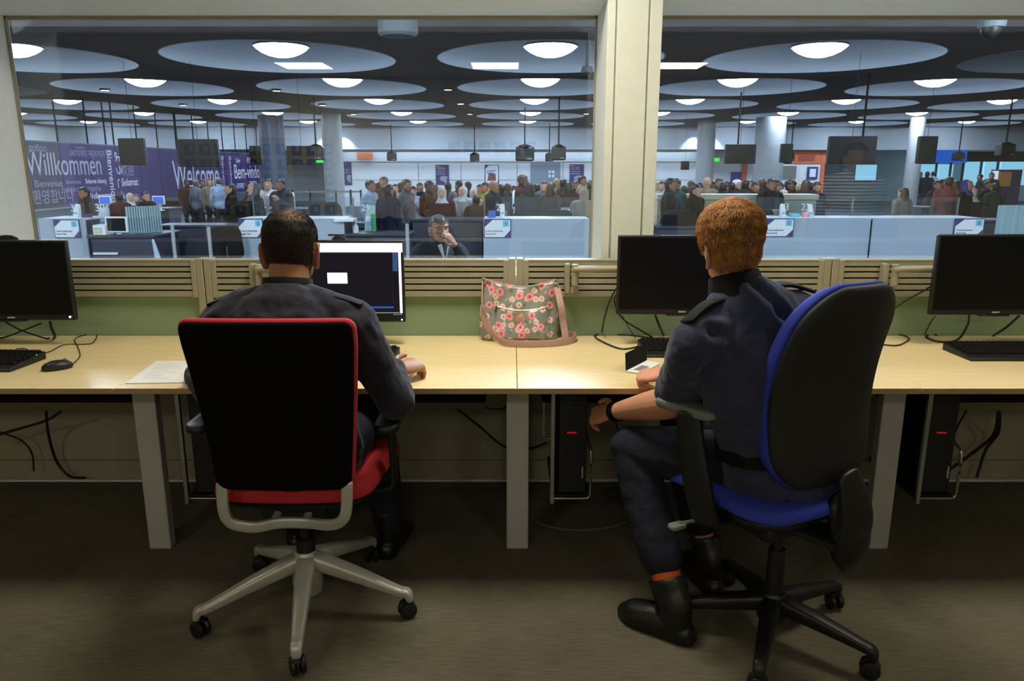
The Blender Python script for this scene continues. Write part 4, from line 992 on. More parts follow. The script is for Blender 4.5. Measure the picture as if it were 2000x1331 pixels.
wc = bwL-hd*.012
part(MB().tube([wc-hd*.016, wc, wc+hd*.014], [.034, .0365, .034], 22), 'watch_strap', M['mattblack'], B)
wn = V((.45, -.75, .45)).normalized()
part(MB().lathe([(0, 0), (.018, 0), (.018, .008), (.015, .010), (0, .010)], wc+wn*.030, wn, 20), 'watch_case', M['blackplastic'], B)
def regB(t, z):
    y = math.sin(t); x = math.cos(t)
    if z > .070: cov = 1
    elif y > .35: cov = 1 if z > .05 else 0
    elif y > -.40: cov = max(0, min(1, (z-.004+.03*max(0, y))/.02))
    else: cov = max(0, min(1, (z+.074-.012*abs(x))/.025))
    return cov
hm = hair_cap(hcB, RB, kB, .011, regB, 16000, .032, .0009, 5, droop=.2, whorl=(-.3, -.35), lumps=.0045, top=1.0)
hB = bpy.data.objects.new('hair', raw_mesh(hm, 'hair', M['ginger'], WM[B].inverted())); COL.objects.link(hB); hB.parent = B
# ================================================================== ARRIVALS HALL BEYOND THE GLASS
HCZ = 3.44; HZ = HFZ
sc.world = bpy.data.worlds.new('world'); sc.world.use_nodes = True
sc.world.node_tree.nodes['Background'].inputs[0].default_value = (.5, .65, .9, 1); sc.world.node_tree.nodes['Background'].inputs[1].default_value = .02
HX0, HX1, HY0, HY1 = -22.0, 36.0, WY1, 46.0
struct(MB().span(HX0, HX1, WY1, HY1, HZ-.1, HZ), 'floor_hall', M['hallfloor'])
# ceiling with round recesses
CX = [.71+4.97*k for k in range(-4, 6)]; CY = [14.7+5.15*n_ for n_ in range(5)]; CR = 2.08
ce = MB(); hx, hy = 4.97/2, 5.15/2
angs = sorted(set([2*PI*j/64 for j in range(64)] + [math.atan2(sy*hy, sx*hx) % (2*PI) for sx in (-1, 1) for sy in (-1, 1)]))
for cx in CX:
    for cy in CY:
        n_ = len(angs); inn = []; outr = []
        for a in angs:
            c_, s_ = math.cos(a), math.sin(a); k = min(hx/abs(c_) if abs(c_) > 1e-6 else 1e9, hy/abs(s_) if abs(s_) > 1e-6 else 1e9)
            inn.append(V((cx+CR*c_, cy+CR*s_, HCZ))); outr.append(V((cx+k*c_, cy+k*s_, HCZ)))
        ce.add(inn+outr, [(j, (j+1) % n_, n_+(j+1) % n_, n_+j) for j in range(n_)])
X0, X1, Y0, Y1 = CX[0]-hx, CX[-1]+hx, CY[0]-hy, CY[-1]+hy
ce.span(X0, X1, HY0, Y0, HCZ, HCZ+.05); ce.span(X0, X1, Y1, HY1, HCZ, HCZ+.05)
ce.span(X0, X1, HY0, HY1, HCZ+.9, HCZ+1.0)
struct(ce, 'ceiling_hall', M['hallceil'], smooth=None)
bms = MB()
for y, h in ((7.2, .10), (10.6, .16)): bms.span(X0, X1, y, y+.5, HCZ-h, HCZ)
struct(bms, 'trim_hall_ceiling', M['hallceil'])
for cx in CX:
    for cy in CY:
        if abs(cx/cy) > .86: continue
        d = MB().lathe([(CR+.03, -.012), (CR, -.016), (CR-.005, .05), (CR-.06, .20), (CR-.5, .42), (.9, .56), (.0, .60)], (cx, cy, HCZ), n=64, caps=False)
        struct(d, 'ceiling_recess', M['coffer'], smooth=50)
struct(MB().span(HX0, HX1, HY1, HY1+.1, HZ, HCZ+1), 'wall_hall_back', M['hallwall'])
struct(MB().span(HX0-.1, HX0, HY0, HY1, HZ, HCZ+1), 'wall_hall_left', M['hallwall'])
struct(MB().span(HX1, HX1+.1, HY0, HY1, HZ, HCZ+1), 'wall_hall_right', M['hallwall'])
struct(MB().span(HX0, -4.6, WY0, WY1, HZ, HCZ+1).span(4.7, HX1, WY0, WY1, HZ, HCZ+1).span(-4.6, 4.7, WY0, WY1, 2.73, HCZ+1), 'wall_hall_front', M['hallwall'])

# lamps
ordn = ['first', 'second', 'third', 'fourth', 'fifth', 'sixth', 'seventh', 'eighth', 'ninth']
rown = ['nearest', 'second', 'third', 'fourth', 'farthest']
lamp0 = None
for r, cy in enumerate(CY):
    vis = [cx for cx in CX if abs(1000+cx/cy*1545-1000) < 1060]
    for i, cx in enumerate(vis):
        lb = 'glowing round bowl lamp in the ceiling, %s row from the window, %s from the left' % (rown[r], ordn[i])
        if lamp0 is None:
            lamp0 = t = thing('ceiling_lamp', lb, 'lamp', (cx, cy, HCZ+.20), 0, 'bowl lamps in the round ceiling recesses')
            part(MB().lathe([(.0, -.185), (.12, -.178), (.25, -.148), (.37, -.095), (.45, -.04), (.485, .0), (.47, .012), (0, .012)], n=40), 'bowl', M['lamp'], t, smooth=60, local=True)
            part(MB().lathe([(.485, -.004), (.51, -.004), (.515, .012), (.505, .028), (.485, .028)], n=40), 'rim', M['greyplastic'], t, local=True)
            st = MB()
            for k in range(6):
                a = 2*PI*k/6; st.cyl((.44*math.cos(a), .44*math.sin(a), .02), (.40*math.cos(a), .40*math.sin(a), .40), .010, n=8)
            part(st, 'stems', M['leg'], t, local=True)
        else: dup(lamp0, (cx, cy, HCZ+.20), label=lb)
for i, cx in enumerate(CX[1:7]): dup(lamp0, (cx, 6.6, HCZ-.14), label='unseen bowl lamp added to the ceiling above the window, %s from the left' % ordn[i], group='unseen added bowl lamps above the window'); P_ = bpy.data.lights.new('hall_fill_lamp', 'POINT'); P_.energy = 300; P_.color = (.80, .89, 1); P_.shadow_soft_size = .3; po = bpy.data.objects.new('hall_fill_lamp', P_); COL.objects.link(po); po.location = (cx, 6.6, HCZ-.62)  # out-of-view bowls and point lights added to brighten the booth panels
# small downlights between the recesses
dl0 = None
DL = [(205, 177), (540, 178), (875, 176), (358, 206), (630, 206), (900, 203.5), (690, 224), (918, 223.5), (1145, 223), (1215, 176)]
wh = ['by the far left recess', 'between the first two big recesses', 'left of the column of lamps in the middle', 'above the purple banner', 'above the hanging speaker left of centre', 'second in the middle line of small lights', 'third line, left of centre', 'last in the middle line of small lights', 'just left of the mullion', 'behind the mullion']
for (px, py), wl in zip(DL, wh):
    p = atz(px, py, HCZ-.03)
    lb = 'small bright downlight in the dark ceiling, '+wl
    if dl0 is None:
        dl0 = t = thing('downlight', lb, 'light', p, 0, 'small downlights of the hall')
        part(MB().lathe([(0, 0), (.10, 0), (.10, .012), (0, .012)], n=20), 'lens', M['downlight'], t, local=True)
        part(MB().lathe([(.10, .0), (.125, .0), (.125, .05), (.10, .05)], n=20), 'ring', M['mattblack'], t, local=True)
    else: dup(dl0, p, label=lb)
# dome cameras and the big duct near the glass
dp = at(777, 50, 9.5)
solo(MB().lathe([(0, -.02), (.20, -.02), (.235, .01), (.235, .7), (0, .7)], (dp.x, 9.5, at(777, 68, 9.5).z), n=36), 'ceiling_drum', M['dullgrey'], 'pale grey drum hanging from the dark ceiling near the window', 'fixture')
def dome(px, py, Y, wpx, lb):
    p = at(px, py, Y); r = wpx/2*Y/1530
    t = thing('ceiling_camera', lb, 'camera', p, 0, 'dome cameras on the hall ceiling')
    part(MB().lathe([(0, r*.3), (r*1.0, r*.3), (r*1.1, r*.9), (r*.9, r*1.4), (0, r*1.4)], p, n=24), 'housing', M['dullgrey'], t)
    part(MB().lathe([(0, -r*.7), (r*.45, -r*.55), (r*.75, -r*.1), (r*.8, r*.3), (0, r*.3)], p, n=24), 'dome', M['blackplastic'], t, smooth=60)
    part(MB().cyl((p.x, p.y, p.z+r*1.3), (p.x, p.y, HCZ), r*.35), 'stem', M['dullgrey'], t)
dome(1935, 62, 8.5, 46, 'dome camera under the ceiling at the upper right')
dome(1146, 146, 13, 22, 'small dome camera left of the mullion')

# ---------------- back of the hall: bulkhead, recessed wall, cove light
BY = 37.6
def X(px, Y, py=300): return at(px, py, Y).x
bl_z = at(1000, 292, BY).z
struct(MB().span(HX0, X(1535, BY), BY, BY+.2, bl_z, HCZ).span(X(1535, BY), HX1, BY, BY+.2, at(0, 293, BY).z, HCZ), 'wall_bulkhead', M['bulkhead'])
LWY = 39.4
struct(MB().span(X(662, LWY), X(1370, LWY), LWY, LWY+.2, HZ, HCZ).span(X(1370, LWY), X(1530, LWY), LWY+.6, LWY+.8, HZ, HCZ), 'wall_recessed', M['hallwall'])
struct(MB().span(X(662, LWY), X(1370, LWY), BY, LWY, bl_z, bl_z+.05), 'trim_soffit', M['hallwall'])
cv = MB().span(X(668, LWY), X(1360, LWY), LWY-.45, LWY-.35, bl_z-.06, bl_z-.005)
t = thing('cove_light', 'long cove light washing the recessed white back wall', 'light', (0, LWY-.4, bl_z-.06)); part(cv, 'tube', M['cove'], t); 
part(MB().span(X(668, LWY), X(1360, LWY), LWY-.46, LWY-.44, bl_z-.10, bl_z), 'shield', M['hallwall'], t)
ln = MB(); z = at(0, 316.5, LWY).z; ln.span(X(668, LWY), X(1370, LWY), LWY-.02, LWY, z-.02, z+.02)
for px in (816, 900, 1010, 1100, 1200): ln.span(X(px, LWY)-.015, X(px, LWY)+.015, LWY-.01, LWY, HZ, z)
z2 = at(0, 352, LWY).z; ln.span(X(668, LWY), X(1370, LWY), LWY-.01, LWY, z2-.012, z2+.012)
struct(ln, 'trim_panel_joints', M['greyplastic'])
# spot washes on the bulkhead beside the columns
for px, lb in ((648, 'left of centre'), (1378, 'right of the mullion')):
    x = X(px, BY-.5, 250)
    t = thing('wall_washer', 'bright ceiling spot washing the white bulkhead, '+lb, 'light', (x, BY-.55, HCZ-.08), 0, 'wall washers at the bulkhead')
    part(MB().cyl((x, BY-.55, HCZ), (x, BY-.55, HCZ-.12), .07), 'can', M['greyplastic'], t)
    part(MB().cyl((x, BY-.55, HCZ-.122), (x, BY-.55, HCZ-.126), .06), 'lens', M['downlight'], t)
    for dx in (-.45, .45):
        S = bpy.data.lights.new('washer_lamp', 'SPOT'); S.energy = 260; S.color = (.86, .93, 1); S.spot_size = math.radians(75); S.spot_blend = .25; S.shadow_soft_size = .05
        so = bpy.data.objects.new('washer_lamp', S); COL.objects.link(so); so.location = (x+dx, BY-.45, HCZ-.05); so.rotation_euler = (math.radians(6), 0, 0)
# columns
def column(px, wpx, Y, m, lb, n_=28):
    x = X(px, Y, 300); r = wpx/2*Y/1500
    t = thing('column', lb, 'column', (x, Y, HZ)); tag(t, kind='structure')
    part(MB().cyl((x, Y, HZ), (x, Y, HCZ), r, n=n_), 'shaft', m, t)
    part(MB().lathe([(r+.02, 0), (r+.05, 0), (r+.05, .12), (r+.02, .14)], (x, Y, HZ), n=n_), 'foot_ring', M['greyplastic'], t)
column(1378, 34, 33, M['concrete'], 'pale round concrete column right of the mullion')
column(1502, 56, 31, M['concrete'], 'wide pale concrete column above the ginger-haired man')
column(1786, 28, 31, M['concrete'], 'pale column standing in for a light reflection band, right of the striped jumper')  # shaft added in place of a light band reflected in the glass
column(533, 48, 30, mat('dark_column', s(78, 88, 108), .4), 'dark column beside the far end of the purple banner')
column(650, 38, 29, M['concrete'], 'grey column left of the white back wall')

# ---------------- posters and panels on the recessed wall
def poster(px0, px1, py0, py1, lb, big=None, style=0, Y=LWY-.03):
    a, b = at(px0, py0, Y), at(px1, py1, Y); wd = b.x-a.x; hg = a.z-b.z
    t = thing('poster', lb, 'poster', (a.x, Y, b.z), 0, 'posters on the white back wall')
    part(MB().span(a.x, b.x, Y, Y+.02, b.z, a.z), 'sheet', M['navyprint'], t)
    if big: text(big, hg*.20, (a.x+wd*.04, Y-.006, a.z-hg*.26), (1, 0, 0), (0, 0, 1), M['goldprint'], t, 'figures', squash=wd*.86/(hg*.20*.60*len(big)))
    q = MB()
    if style == 0:
        for k, f in enumerate((.88, .34, .45)): q.span(a.x+wd*.06, a.x+wd*(.3 if k == 0 else .72), Y-.008, Y, a.z-hg*(.07 if k == 0 else f)-hg*.014, a.z-hg*(.07 if k == 0 else f))
        part(q, 'small_print', M['lettering'], t)
        cx, cz = a.x+wd*.62, b.z+hg*.28
        part(MB().prism([(cx-wd*.28, Y, cz-hg*.04), (cx+wd*.05, Y, cz-hg*.16), (cx+wd*.22, Y, cz-hg*.18), (cx+wd*.2, Y, cz+hg*.02), (cx+wd*.3, Y, cz+hg*.10), (cx+wd*.1, Y, cz+hg*.17), (cx-wd*.2, Y, cz+hg*.15), (cx-wd*.34, Y, cz+hg*.06)][::-1], (0, -.006, 0)), 'picture', M['concrete'], t)
    else:
        part(MB().prism([(a.x+wd*.06, Y, b.z+hg*.03), (a.x+wd*.85, Y, b.z+hg*.03), (a.x+wd*.95, Y, b.z+hg*.2), (a.x+wd*.95, Y, a.z-hg*.03), (a.x+wd*.3, Y, a.z-hg*.03), (a.x+wd*.06, Y, a.z-hg*.22)], (0, -.006, 0)), 'white_field', M['lettering'], t)
        for k in range(3): q.span(a.x+wd*.14, a.x+wd*(.8-.1*k), Y-.010, Y-.006, a.z-hg*(.28+.07*k)-hg*.03, a.z-hg*(.28+.07*k))
        part(q, 'small_print', M['navyprint'], t)
        part(MB().prism([(a.x+wd*.18, Y-.006, b.z+hg*.18), (a.x+wd*.8, Y-.006, b.z+hg*.18), (a.x+wd*.76, Y-.006, b.z+hg*.55), (a.x+wd*.28, Y-.006, b.z+hg*.55)], (0, -.006, 0)), 'picture', M['brown'], t)
poster(850.5, 877.5, 322, 361.5, 'dark blue poster with 1,076 in yellow figures on the back wall', '1,076')
poster(946.5, 974.5, 322, 360, 'white and blue poster with a brown picture on the back wall', None, 1)
poster(1112.5, 1140, 321, 361, 'dark blue poster with 123,762 in yellow figures on the back wall', '123,762')
poster(671, 688, 316, 362, 'narrow dark red poster left on the white back wall', None, 0)
a, b = at(1036, 316, LWY-.04), at(1094, 370, LWY-.04)
t = thing('grey_panel', 'large grey panel with a small white symbol on the back wall', 'panel', (a.x, LWY-.05, b.z))
part(MB().span(a.x, b.x, LWY-.05, LWY-.01, HZ, a.z), 'board', mat('grey_panel', s(118, 134, 150), .5), t)
q = MB(); c_ = at(1077, 340, LWY-.06)
for dx, dz_ in ((-.07, .07), (.07, .07), (-.07, -.07), (.07, -.07)): q.box((c_.x+dx*1.3, LWY-.055, c_.z+dz_*1.5), (.12, .01, .14))
part(q, 'symbol', M['lettering'], t)

# ---------------- purple welcome banners, hung along the left
BX = -12.3
def yb(px, py=300): 
    d = at(px, py, 1.0); return BX/d.x
def banner(y0, y1, lb, m0, m1=None):
    t = thing('welcome_banner', lb, 'banner', (BX, (y0+y1)/2, .43), 0, 'purple welcome banners')
    k = int((y1-y0)/1.45); seg = MB()
    for i in range(k): seg.span(BX-.03, BX, y0+(y1-y0)*i/k+.012, y0+(y1-y0)*(i+1)/k-.012, .43, 2.13, 0 if (m1 is None or i < 3) else 1)
    part(seg, 'panels', [m0, m1] if m1 else m0, t)
    part(MB().span(BX-.04, BX-.035, y0, y1, .41, 2.15), 'backing', M['greyplastic'], t)
    part(MB().span(BX-.05, BX+.005, y0, y1, 2.13, 2.16).span(BX-.05, BX+.005, y0, y1, .40, .43), 'edge_rail', M['greyplastic'], t)
    for i in range(0, k+1, 1):
        y = y0+(y1-y0)*i/k; part(MB().cyl((BX-.02, y, 2.15), (BX-.02, y, HCZ), .022, n=8), 'hanger', M['mattblack'], t)
    return t
def bt(t, body, y, z, size, m=None, vert=False, name='lettering', squash=1):
    text(body, size, (BX+.004, y, z), (0, 1, 0) if not vert else (0, 0, -1), (0, 0, 1) if not vert else (0, 1, 0), m or M['lettering'], t, name, squash=squash)
hazelet = mat('hazed_lettering', s(150, 146, 172), .6)  # haze over the left banner put into the lettering colour
b1 = banner(16.6, 28.4, 'long purple banner reading Willkommen and Bienvenido, at the left', M['hazepurple'], M['purple'])
yW = yb(52, 330); yWe = yb(206, 330)
bt(b1, 'Willkommen', yW, 1.28, .86, mat('hazed_grey_lettering', s(172, 172, 186), .6), squash=(yWe-yW)/(.86*5.55))  # the grey of this word paints in the glass haze
bt(b1, 'Bienvenue', yb(66, 355), .98, .26, hazelet, squash=1.15)
bt(b1, '환영합니다', yb(62, 370), .58, .40, hazelet)
bt(b1, 'Добро пожаловать', yb(118, 365), .80, .22, hazelet)
bt(b1, 'Benvenuto', yb(128, 350), 1.03, .17, hazelet); bt(b1, 'Selamat datang', yb(166, 350), 1.03, .19, M['lettering'])
bt(b1, 'आपका स्वागत', yb(136, 305), 1.78, .28, hazelet, squash=1.2); bt(b1, 'Bienvenido', yb(206, 285), 2.02, .42, vert=True, squash=.86)
bt(b1, 'ようこそ', yb(222, 285), 2.0, .40, vert=True, squash=1.0); bt(b1, 'добро', yb(56, 300), 1.88, .26, hazelet); bt(b1, '欢迎', yb(236, 335), 1.26, .42, hazelet)
bt(b1, 'Selamat', yb(238, 360), .92, .34, squash=1.0); bt(b1, 'Tervetuloa', yb(146, 295), 2.0, .12, hazelet); bt(b1, 'Velkommen', yb(175, 372), .58, .26)
b2_ = banner(28.5, 37.4, 'purple banner reading Welcome and Bem-vindo, at the far end of the left side', M['purple'])
yW = yb(338, 340); yWe = yb(429, 340)
bt(b2_, 'Welcome', yW, .70, 1.5, squash=(yWe-yW)/(1.5*4.05))
bt(b2_, 'Bienvenue', yb(431, 300), 2.0, .36, vert=True); bt(b2_, 'Benvenuti', yb(446, 300), 2.0, .36, vert=True)
yW = yb(457, 340); yWe = yb(509, 340)
bt(b2_, 'Bem-vindo', yW, 1.02, .9, squash=(yWe-yW)/(.9*4.55)); bt(b2_, 'आपका', yb(462, 365), .58, .36); bt(b2_, '환영', yb(482, 320), 1.72, .30); bt(b2_, 'स्वागत', yb(487, 365), .62, .40); bt(b2_, 'Salve', yb(460, 312), 1.72, .28)

# ---------------- hanging speakers and dark overhead boards
sp0 = None
def speaker(px, y0, y1, wpx, Y, lb):
    a, b = at(px, y0, Y), at(px, y1, Y); w_ = wpx*Y/1505; h = a.z-b.z
    t = thing('hanging_speaker', lb, 'speaker', (a.x, Y, b.z), 0, 'speakers hung on rods')
    part(MB().span(a.x-w_/2, a.x+w_/2, Y-w_*.35, Y+w_*.35, b.z, a.z), 'cabinet', M['blackplastic'], t, bevel=w_*.09)
    part(MB().lathe([(0, 0), (w_*.42, 0), (w_*.3, h*.12), (.03, h*.22), (0, h*.22)], (a.x, Y, a.z-h*.04), n=20), 'bracket', M['mattblack'], t)
    part(MB().cyl((a.x, Y, a.z), (a.x, Y, HCZ), .024, n=10), 'rod', M['mattblack'], t)
    part(MB().span(a.x+w_*.12, a.x+w_*.38, Y-w_*.352, Y-w_*.348, b.z+h*.14, b.z+h*.17), 'badge', M['lettering'], t)
for args in ((765, 298, 314.5, 18, 36, 'small black speaker hung on a rod left of the 1,076 poster'), (927, 300.5, 316, 18, 36, 'small black speaker hung on a rod between the 1,076 poster and the white poster'),
             (1025, 286.5, 315, 36, 26, 'wide black speaker on a rod above the grey panel'), (1073, 300, 315.5, 16, 35, 'small dark speaker half behind a bigger one above the grey panel'),
             (1091, 286.5, 313.5, 28, 22.5, 'black speaker on a thick rod left of the 123,762 poster'), (617, 286, 313, 30, 22.5, 'black speaker hanging in front of the grey column left of centre'),
             (1441, 288, 318, 44, 21, 'big dark speaker hanging right of the pale concrete column'), (1545, 300, 315, 13, 34, 'tiny black speaker hanging by the orange fascia'),
             (1684, 279, 318, 40, 17, 'big black speaker hanging above the striped jumper'), (1873, 298, 314, 20, 33, 'small black speaker hanging in front of the blue fascia'),
             (1965, 281, 306, 30, 22, 'black speaker hanging at the far right of the hall'), (208, 291, 313, 26, 24, 'dark speaker hanging in front of the purple banner')):
    speaker(*args)
def board(px0, px1, py0, py1, Y, lb):
    a, b = at(px0, py0, Y), at(px1, py1, Y)
    t = thing('overhead_board', lb, 'sign', (a.x, Y, b.z), 0, 'dark overhead boards in the hall')
    part(MB().span(a.x, b.x, Y, Y+.1, b.z, a.z), 'panel', M['screenblack'], t, bevel=.008)
    part(MB().span(a.x+.01, b.x-.01, Y+.10, Y+.13, b.z+.02, a.z-.02), 'rear_cover', M['greyplastic'], t)
    part(MB().cyl(((a.x+b.x)/2, Y+.06, a.z), ((a.x+b.x)/2, Y+.06, HCZ), .004, n=8), 'hanger', M['mattblack'], t)
for args in ((229, 284, 270, 323, 15, 'dark overhead board in front of the purple banner, left'), (343, 427, 272, 326, 15, 'dark overhead board above the word Welcome'),
             (486, 511, 285, 322, 17, 'small dark overhead board above the word Bem-vindo'), (559, 616, 285, 322, 17, 'dark overhead board left of the grey column'),
             (1418, 1475, 282, 320, 17, 'dark overhead board between the two concrete columns'), (1527, 1547, 281, 318, 17, 'narrow dark overhead board beside the orange fascia'),
             (1622, 1709, 266, 320, 14, 'wide dark overhead board above the striped jumper'), (1798, 1827, 266, 320, 15, 'tall dark overhead board left of the blue fascia'),
             (1331, 1346, 315, 332, 30, 'small dark board right of the mullion')):
    board(*args)

# ---------------- right-hand end: orange shop, blue fascia, bright windows, exit sign
FY = 38.0
def flat(px0, px1, py0, py1, Y, m, name, lb, cat, d=.06, floor=False, group=None):
    a, b = at(px0, py0, Y), at(px1, py1, Y)
    return solo(MB().span(a.x, b.x, Y, Y+d, HZ if floor else b.z, a.z), name, m, lb, cat, group)
t = thing('shop_front', 'orange-fronted shop counter at the back of the hall, right of the columns', 'shop', (X(1570, FY), FY, HZ))
a, b = at(1532, 293, FY), at(1616, 320, FY)
part(MB().span(X(1548, FY), b.x, FY, FY+.1, b.z, a.z), 'fascia', M['orange'], t)
part(MB().span(X(1560, FY), X(1592, FY), FY-.02, FY, b.z+.12, a.z-.25), 'sign_panel', mat('dark_orange', s(150, 66, 50), .6), t)
part(MB().span(X(1524, FY), X(1612, FY), FY+.05, FY+.1, HZ, b.z-.02), 'white_front', M['hallwall'], t)
part(MB().span(X(1526, FY), X(1558, FY), FY-.01, FY+.05, at(0, 350, FY).z, b.z-.1), 'grey_shutter', M['greyplastic'], t)
part(MB().span(X(1606, FY), X(1613, FY), FY-.02, FY+.1, HZ, a.z), 'side_post', M['orange'], t)
part(MB().span(X(1580, FY), X(1600, FY), FY-.03, FY+.05, at(0, 350, FY).z, at(0, 326, FY).z), 'notice', M['navyprint'], t)
part(MB().span(X(1584, FY), X(1596, FY), FY-.05, FY-.03, at(0, 346, FY).z, at(0, 330, FY).z), 'notice_sheet', M['lettering'], t)
flat(1391, 1405, 308.5, 315.5, 35, M['exitgreen'], 'exit_sign', 'small green glowing exit sign beside the concrete column', 'sign', .08)
flat(609, 636, 313, 318, 29.5, M['exitgreen'], 'exit_sign', 'thin green glowing exit sign below the dark board left of centre', 'sign', .08)
flat(697, 728, 297, 311, 39.2, M['orangesign'], 'lit_sign', 'small orange and dark lit sign at the left of the recessed wall', 'sign', .05)
flat(1449, 1457, 316, 366, 39.9, M['orange'], 'orange_post', 'orange upright post between the concrete columns', 'post', .04, True)
flat(1428, 1447, 336, 366, 39.7, M['navyprint'], 'poster', 'dark blue poster between the concrete columns', 'poster', .04)
flat(1828, 1888, 291, 318, 41, M['bluefascia'], 'fascia_sign', 'bright blue lit fascia above the bright windows', 'sign', .1)
flat(1892, 2060, 296, 316, 40, mat('dark_fascia', s(70, 74, 84), .5), 'fascia_sign', 'dark grey fascia at the far right above the bright windows', 'sign', .1)
wn_ = thing('window_3', None, None, (X(1900, 44), 44, HZ)); tag(wn_, kind='structure')
for p0, p1, y0, y1 in ((1788, 1830, 321, 362), (1834, 1858, 321, 362), (1886, 1918, 316, 362), (1921, 1950, 316, 362), (1954, 2075, 316, 362), (1673, 1710, 322, 352)):
    a, b = at(p0, y0, 44), at(p1, y1, 44); part(MB().span(a.x, b.x, 44, 44.03, b.z, a.z), 'glazing', M['daylight'], wn_)
for px in (1832, 1860, 1884, 1919.5, 1952): part(MB().span(X(px, 43.9)-.05, X(px, 43.9)+.05, 43.85, 43.95, HZ, at(0, 316, 43.9).z), 'post', M['greyplastic'], wn_)
t = thing('menu_stand', 'dark advertising stand with an orange picture at the far right of the hall', 'stand', (X(1965, 30), 30, HZ))
a, b = at(1940, 331, 30), at(1992, 372, 30)
part(MB().span(a.x, b.x, 30, 30.12, HZ, a.z), 'board', mat('stand_plum', s(80, 66, 90), .5), t, bevel=.02)
part(MB().span(X(1957, 30), X(1981, 30), 29.97, 30.0, at(0, 364, 30).z, at(0, 336, 30).z), 'picture', mat('amber_picture', s(206, 150, 74), .5), t)
part(MB().span(X(1944, 30), X(1955, 30), 29.97, 30.0, at(0, 360, 30).z, at(0, 334, 30).z), 'lit_strip', emit('pale_strip', s(200, 225, 240), 1.0), t)

# ---------------- booths: frosted panels, signs, glass screens, counters
def booth(px0, px1, ytop, Y, lb, sign=None, screen=True, slab=True):
    a, b = at(px0, ytop, Y), at(px1, ytop, Y); zt = a.z
    t = thing('passport_booth', lb, 'booth', ((a.x+b.x)/2, Y, HZ), 0, 'passport booths facing the window')
    part(MB().span(a.x, b.x, Y, Y+.03, HZ, zt), 'frosted_panel', M['frost'], t, bevel=.004)
    if slab:
        part(MB().span(a.x, b.x, Y+.03, Y+.75, zt-.03, zt-.002), 'counter', M['whiteplastic'], t, bevel=.004)
        part(MB().span(a.x+.02, a.x+.06, Y+.05, Y+.7, HZ, zt-.03).span(b.x-.06, b.x-.02, Y+.05, Y+.7, HZ, zt-.03), 'side_panel', M['darkdesk'], t)
    if screen:
        part(MB().span(a.x, b.x, Y+.76, Y+.772, zt, at(0, 389, Y).z), 'glass_screen', M['hallglass'], t, smooth=None)
        part(MB().span(a.x-.015, a.x, Y+.745, Y+.785, HZ, at(0, 389, Y).z).span(b.x, b.x+.015, Y+.745, Y+.785, HZ, at(0, 389, Y).z), 'screen_post', M['greyplastic'], t)
    return t
booth(74, 165, 427, 12, 'white frosted booth panel at the far left by the window jamb', screen=False)
booth(466, 671, 427, 12, 'white frosted booth panel behind the dark-haired man')
booth(944, 1151, 427.5, 12, 'white frosted booth panel under counter number 24')
booth(1280+215, 1702, 426, 12, 'white frosted booth panel right of the ginger hair, under numbers 23 and 22')
booth(1706, 1922, 426, 12, 'white frosted booth panel behind the far right monitor')
def sign(px0, px1, py0, py1, Y, lb, pink=False):
    a, b = at(px0, py0, Y), at(px1, py1, Y); wd, hg = b.x-a.x, a.z-b.z
    t = thing('information_sign', lb, 'sign', (a.x, Y, b.z), 0, 'control authorities signs on the booth panels')
    part(MB().span(a.x, b.x, Y, Y+.02, b.z, a.z), 'board', M['navyprint'], t, bevel=.004)
    part(MB().prism([(a.x+wd*.03, Y, b.z+hg*.04), (a.x+wd*.74, Y, b.z+hg*.04), (a.x+wd*.97, Y, b.z+hg*.4), (a.x+wd*.97, Y, a.z-hg*.05), (a.x+wd*.32, Y, a.z-hg*.05), (a.x+wd*.03, Y, a.z-hg*.42)], (0, -.004, 0)), 'white_field', M['whiteplastic'], t)
    part(MB().span(a.x+wd*.70, a.x+wd*.92, Y-.008, Y-.004, a.z-hg*.40, a.z-hg*.08), 'icon_tile', M['cyanicon'], t, bevel=.002)
    text('i', hg*.34, (a.x+wd*.78, Y-.010, a.z-hg*.355), (1, 0, 0), (0, 0, 1), M['navyprint'], t, 'icon', squash=1.3)
    for k, s_ in enumerate(('Control Authorities', 'Access Only')): text(s_, hg*.135, (a.x+wd*.07, Y-.007, b.z+hg*(.33-.16*k)), (1, 0, 0), (0, 0, 1), M['navyprint'], t, squash=.82, extrude=.0015)
SG = 11.975
sign(103, 158, 429, 465, SG, 'Control Authorities Access Only sign at the far left by the window jamb')
sign(464, 515, 427.5, 465, SG, 'Control Authorities Access Only sign left of the dark-haired man')
sign(945, 998, 428, 465, SG, 'Control Authorities Access Only sign below counter number 24')
sign(1496, 1549, 427, 463, SG, 'Control Authorities Access Only sign right of the ginger hair')
sign(1866, 1919, 427, 463, SG, 'Control Authorities Access Only sign above the far right monitor')

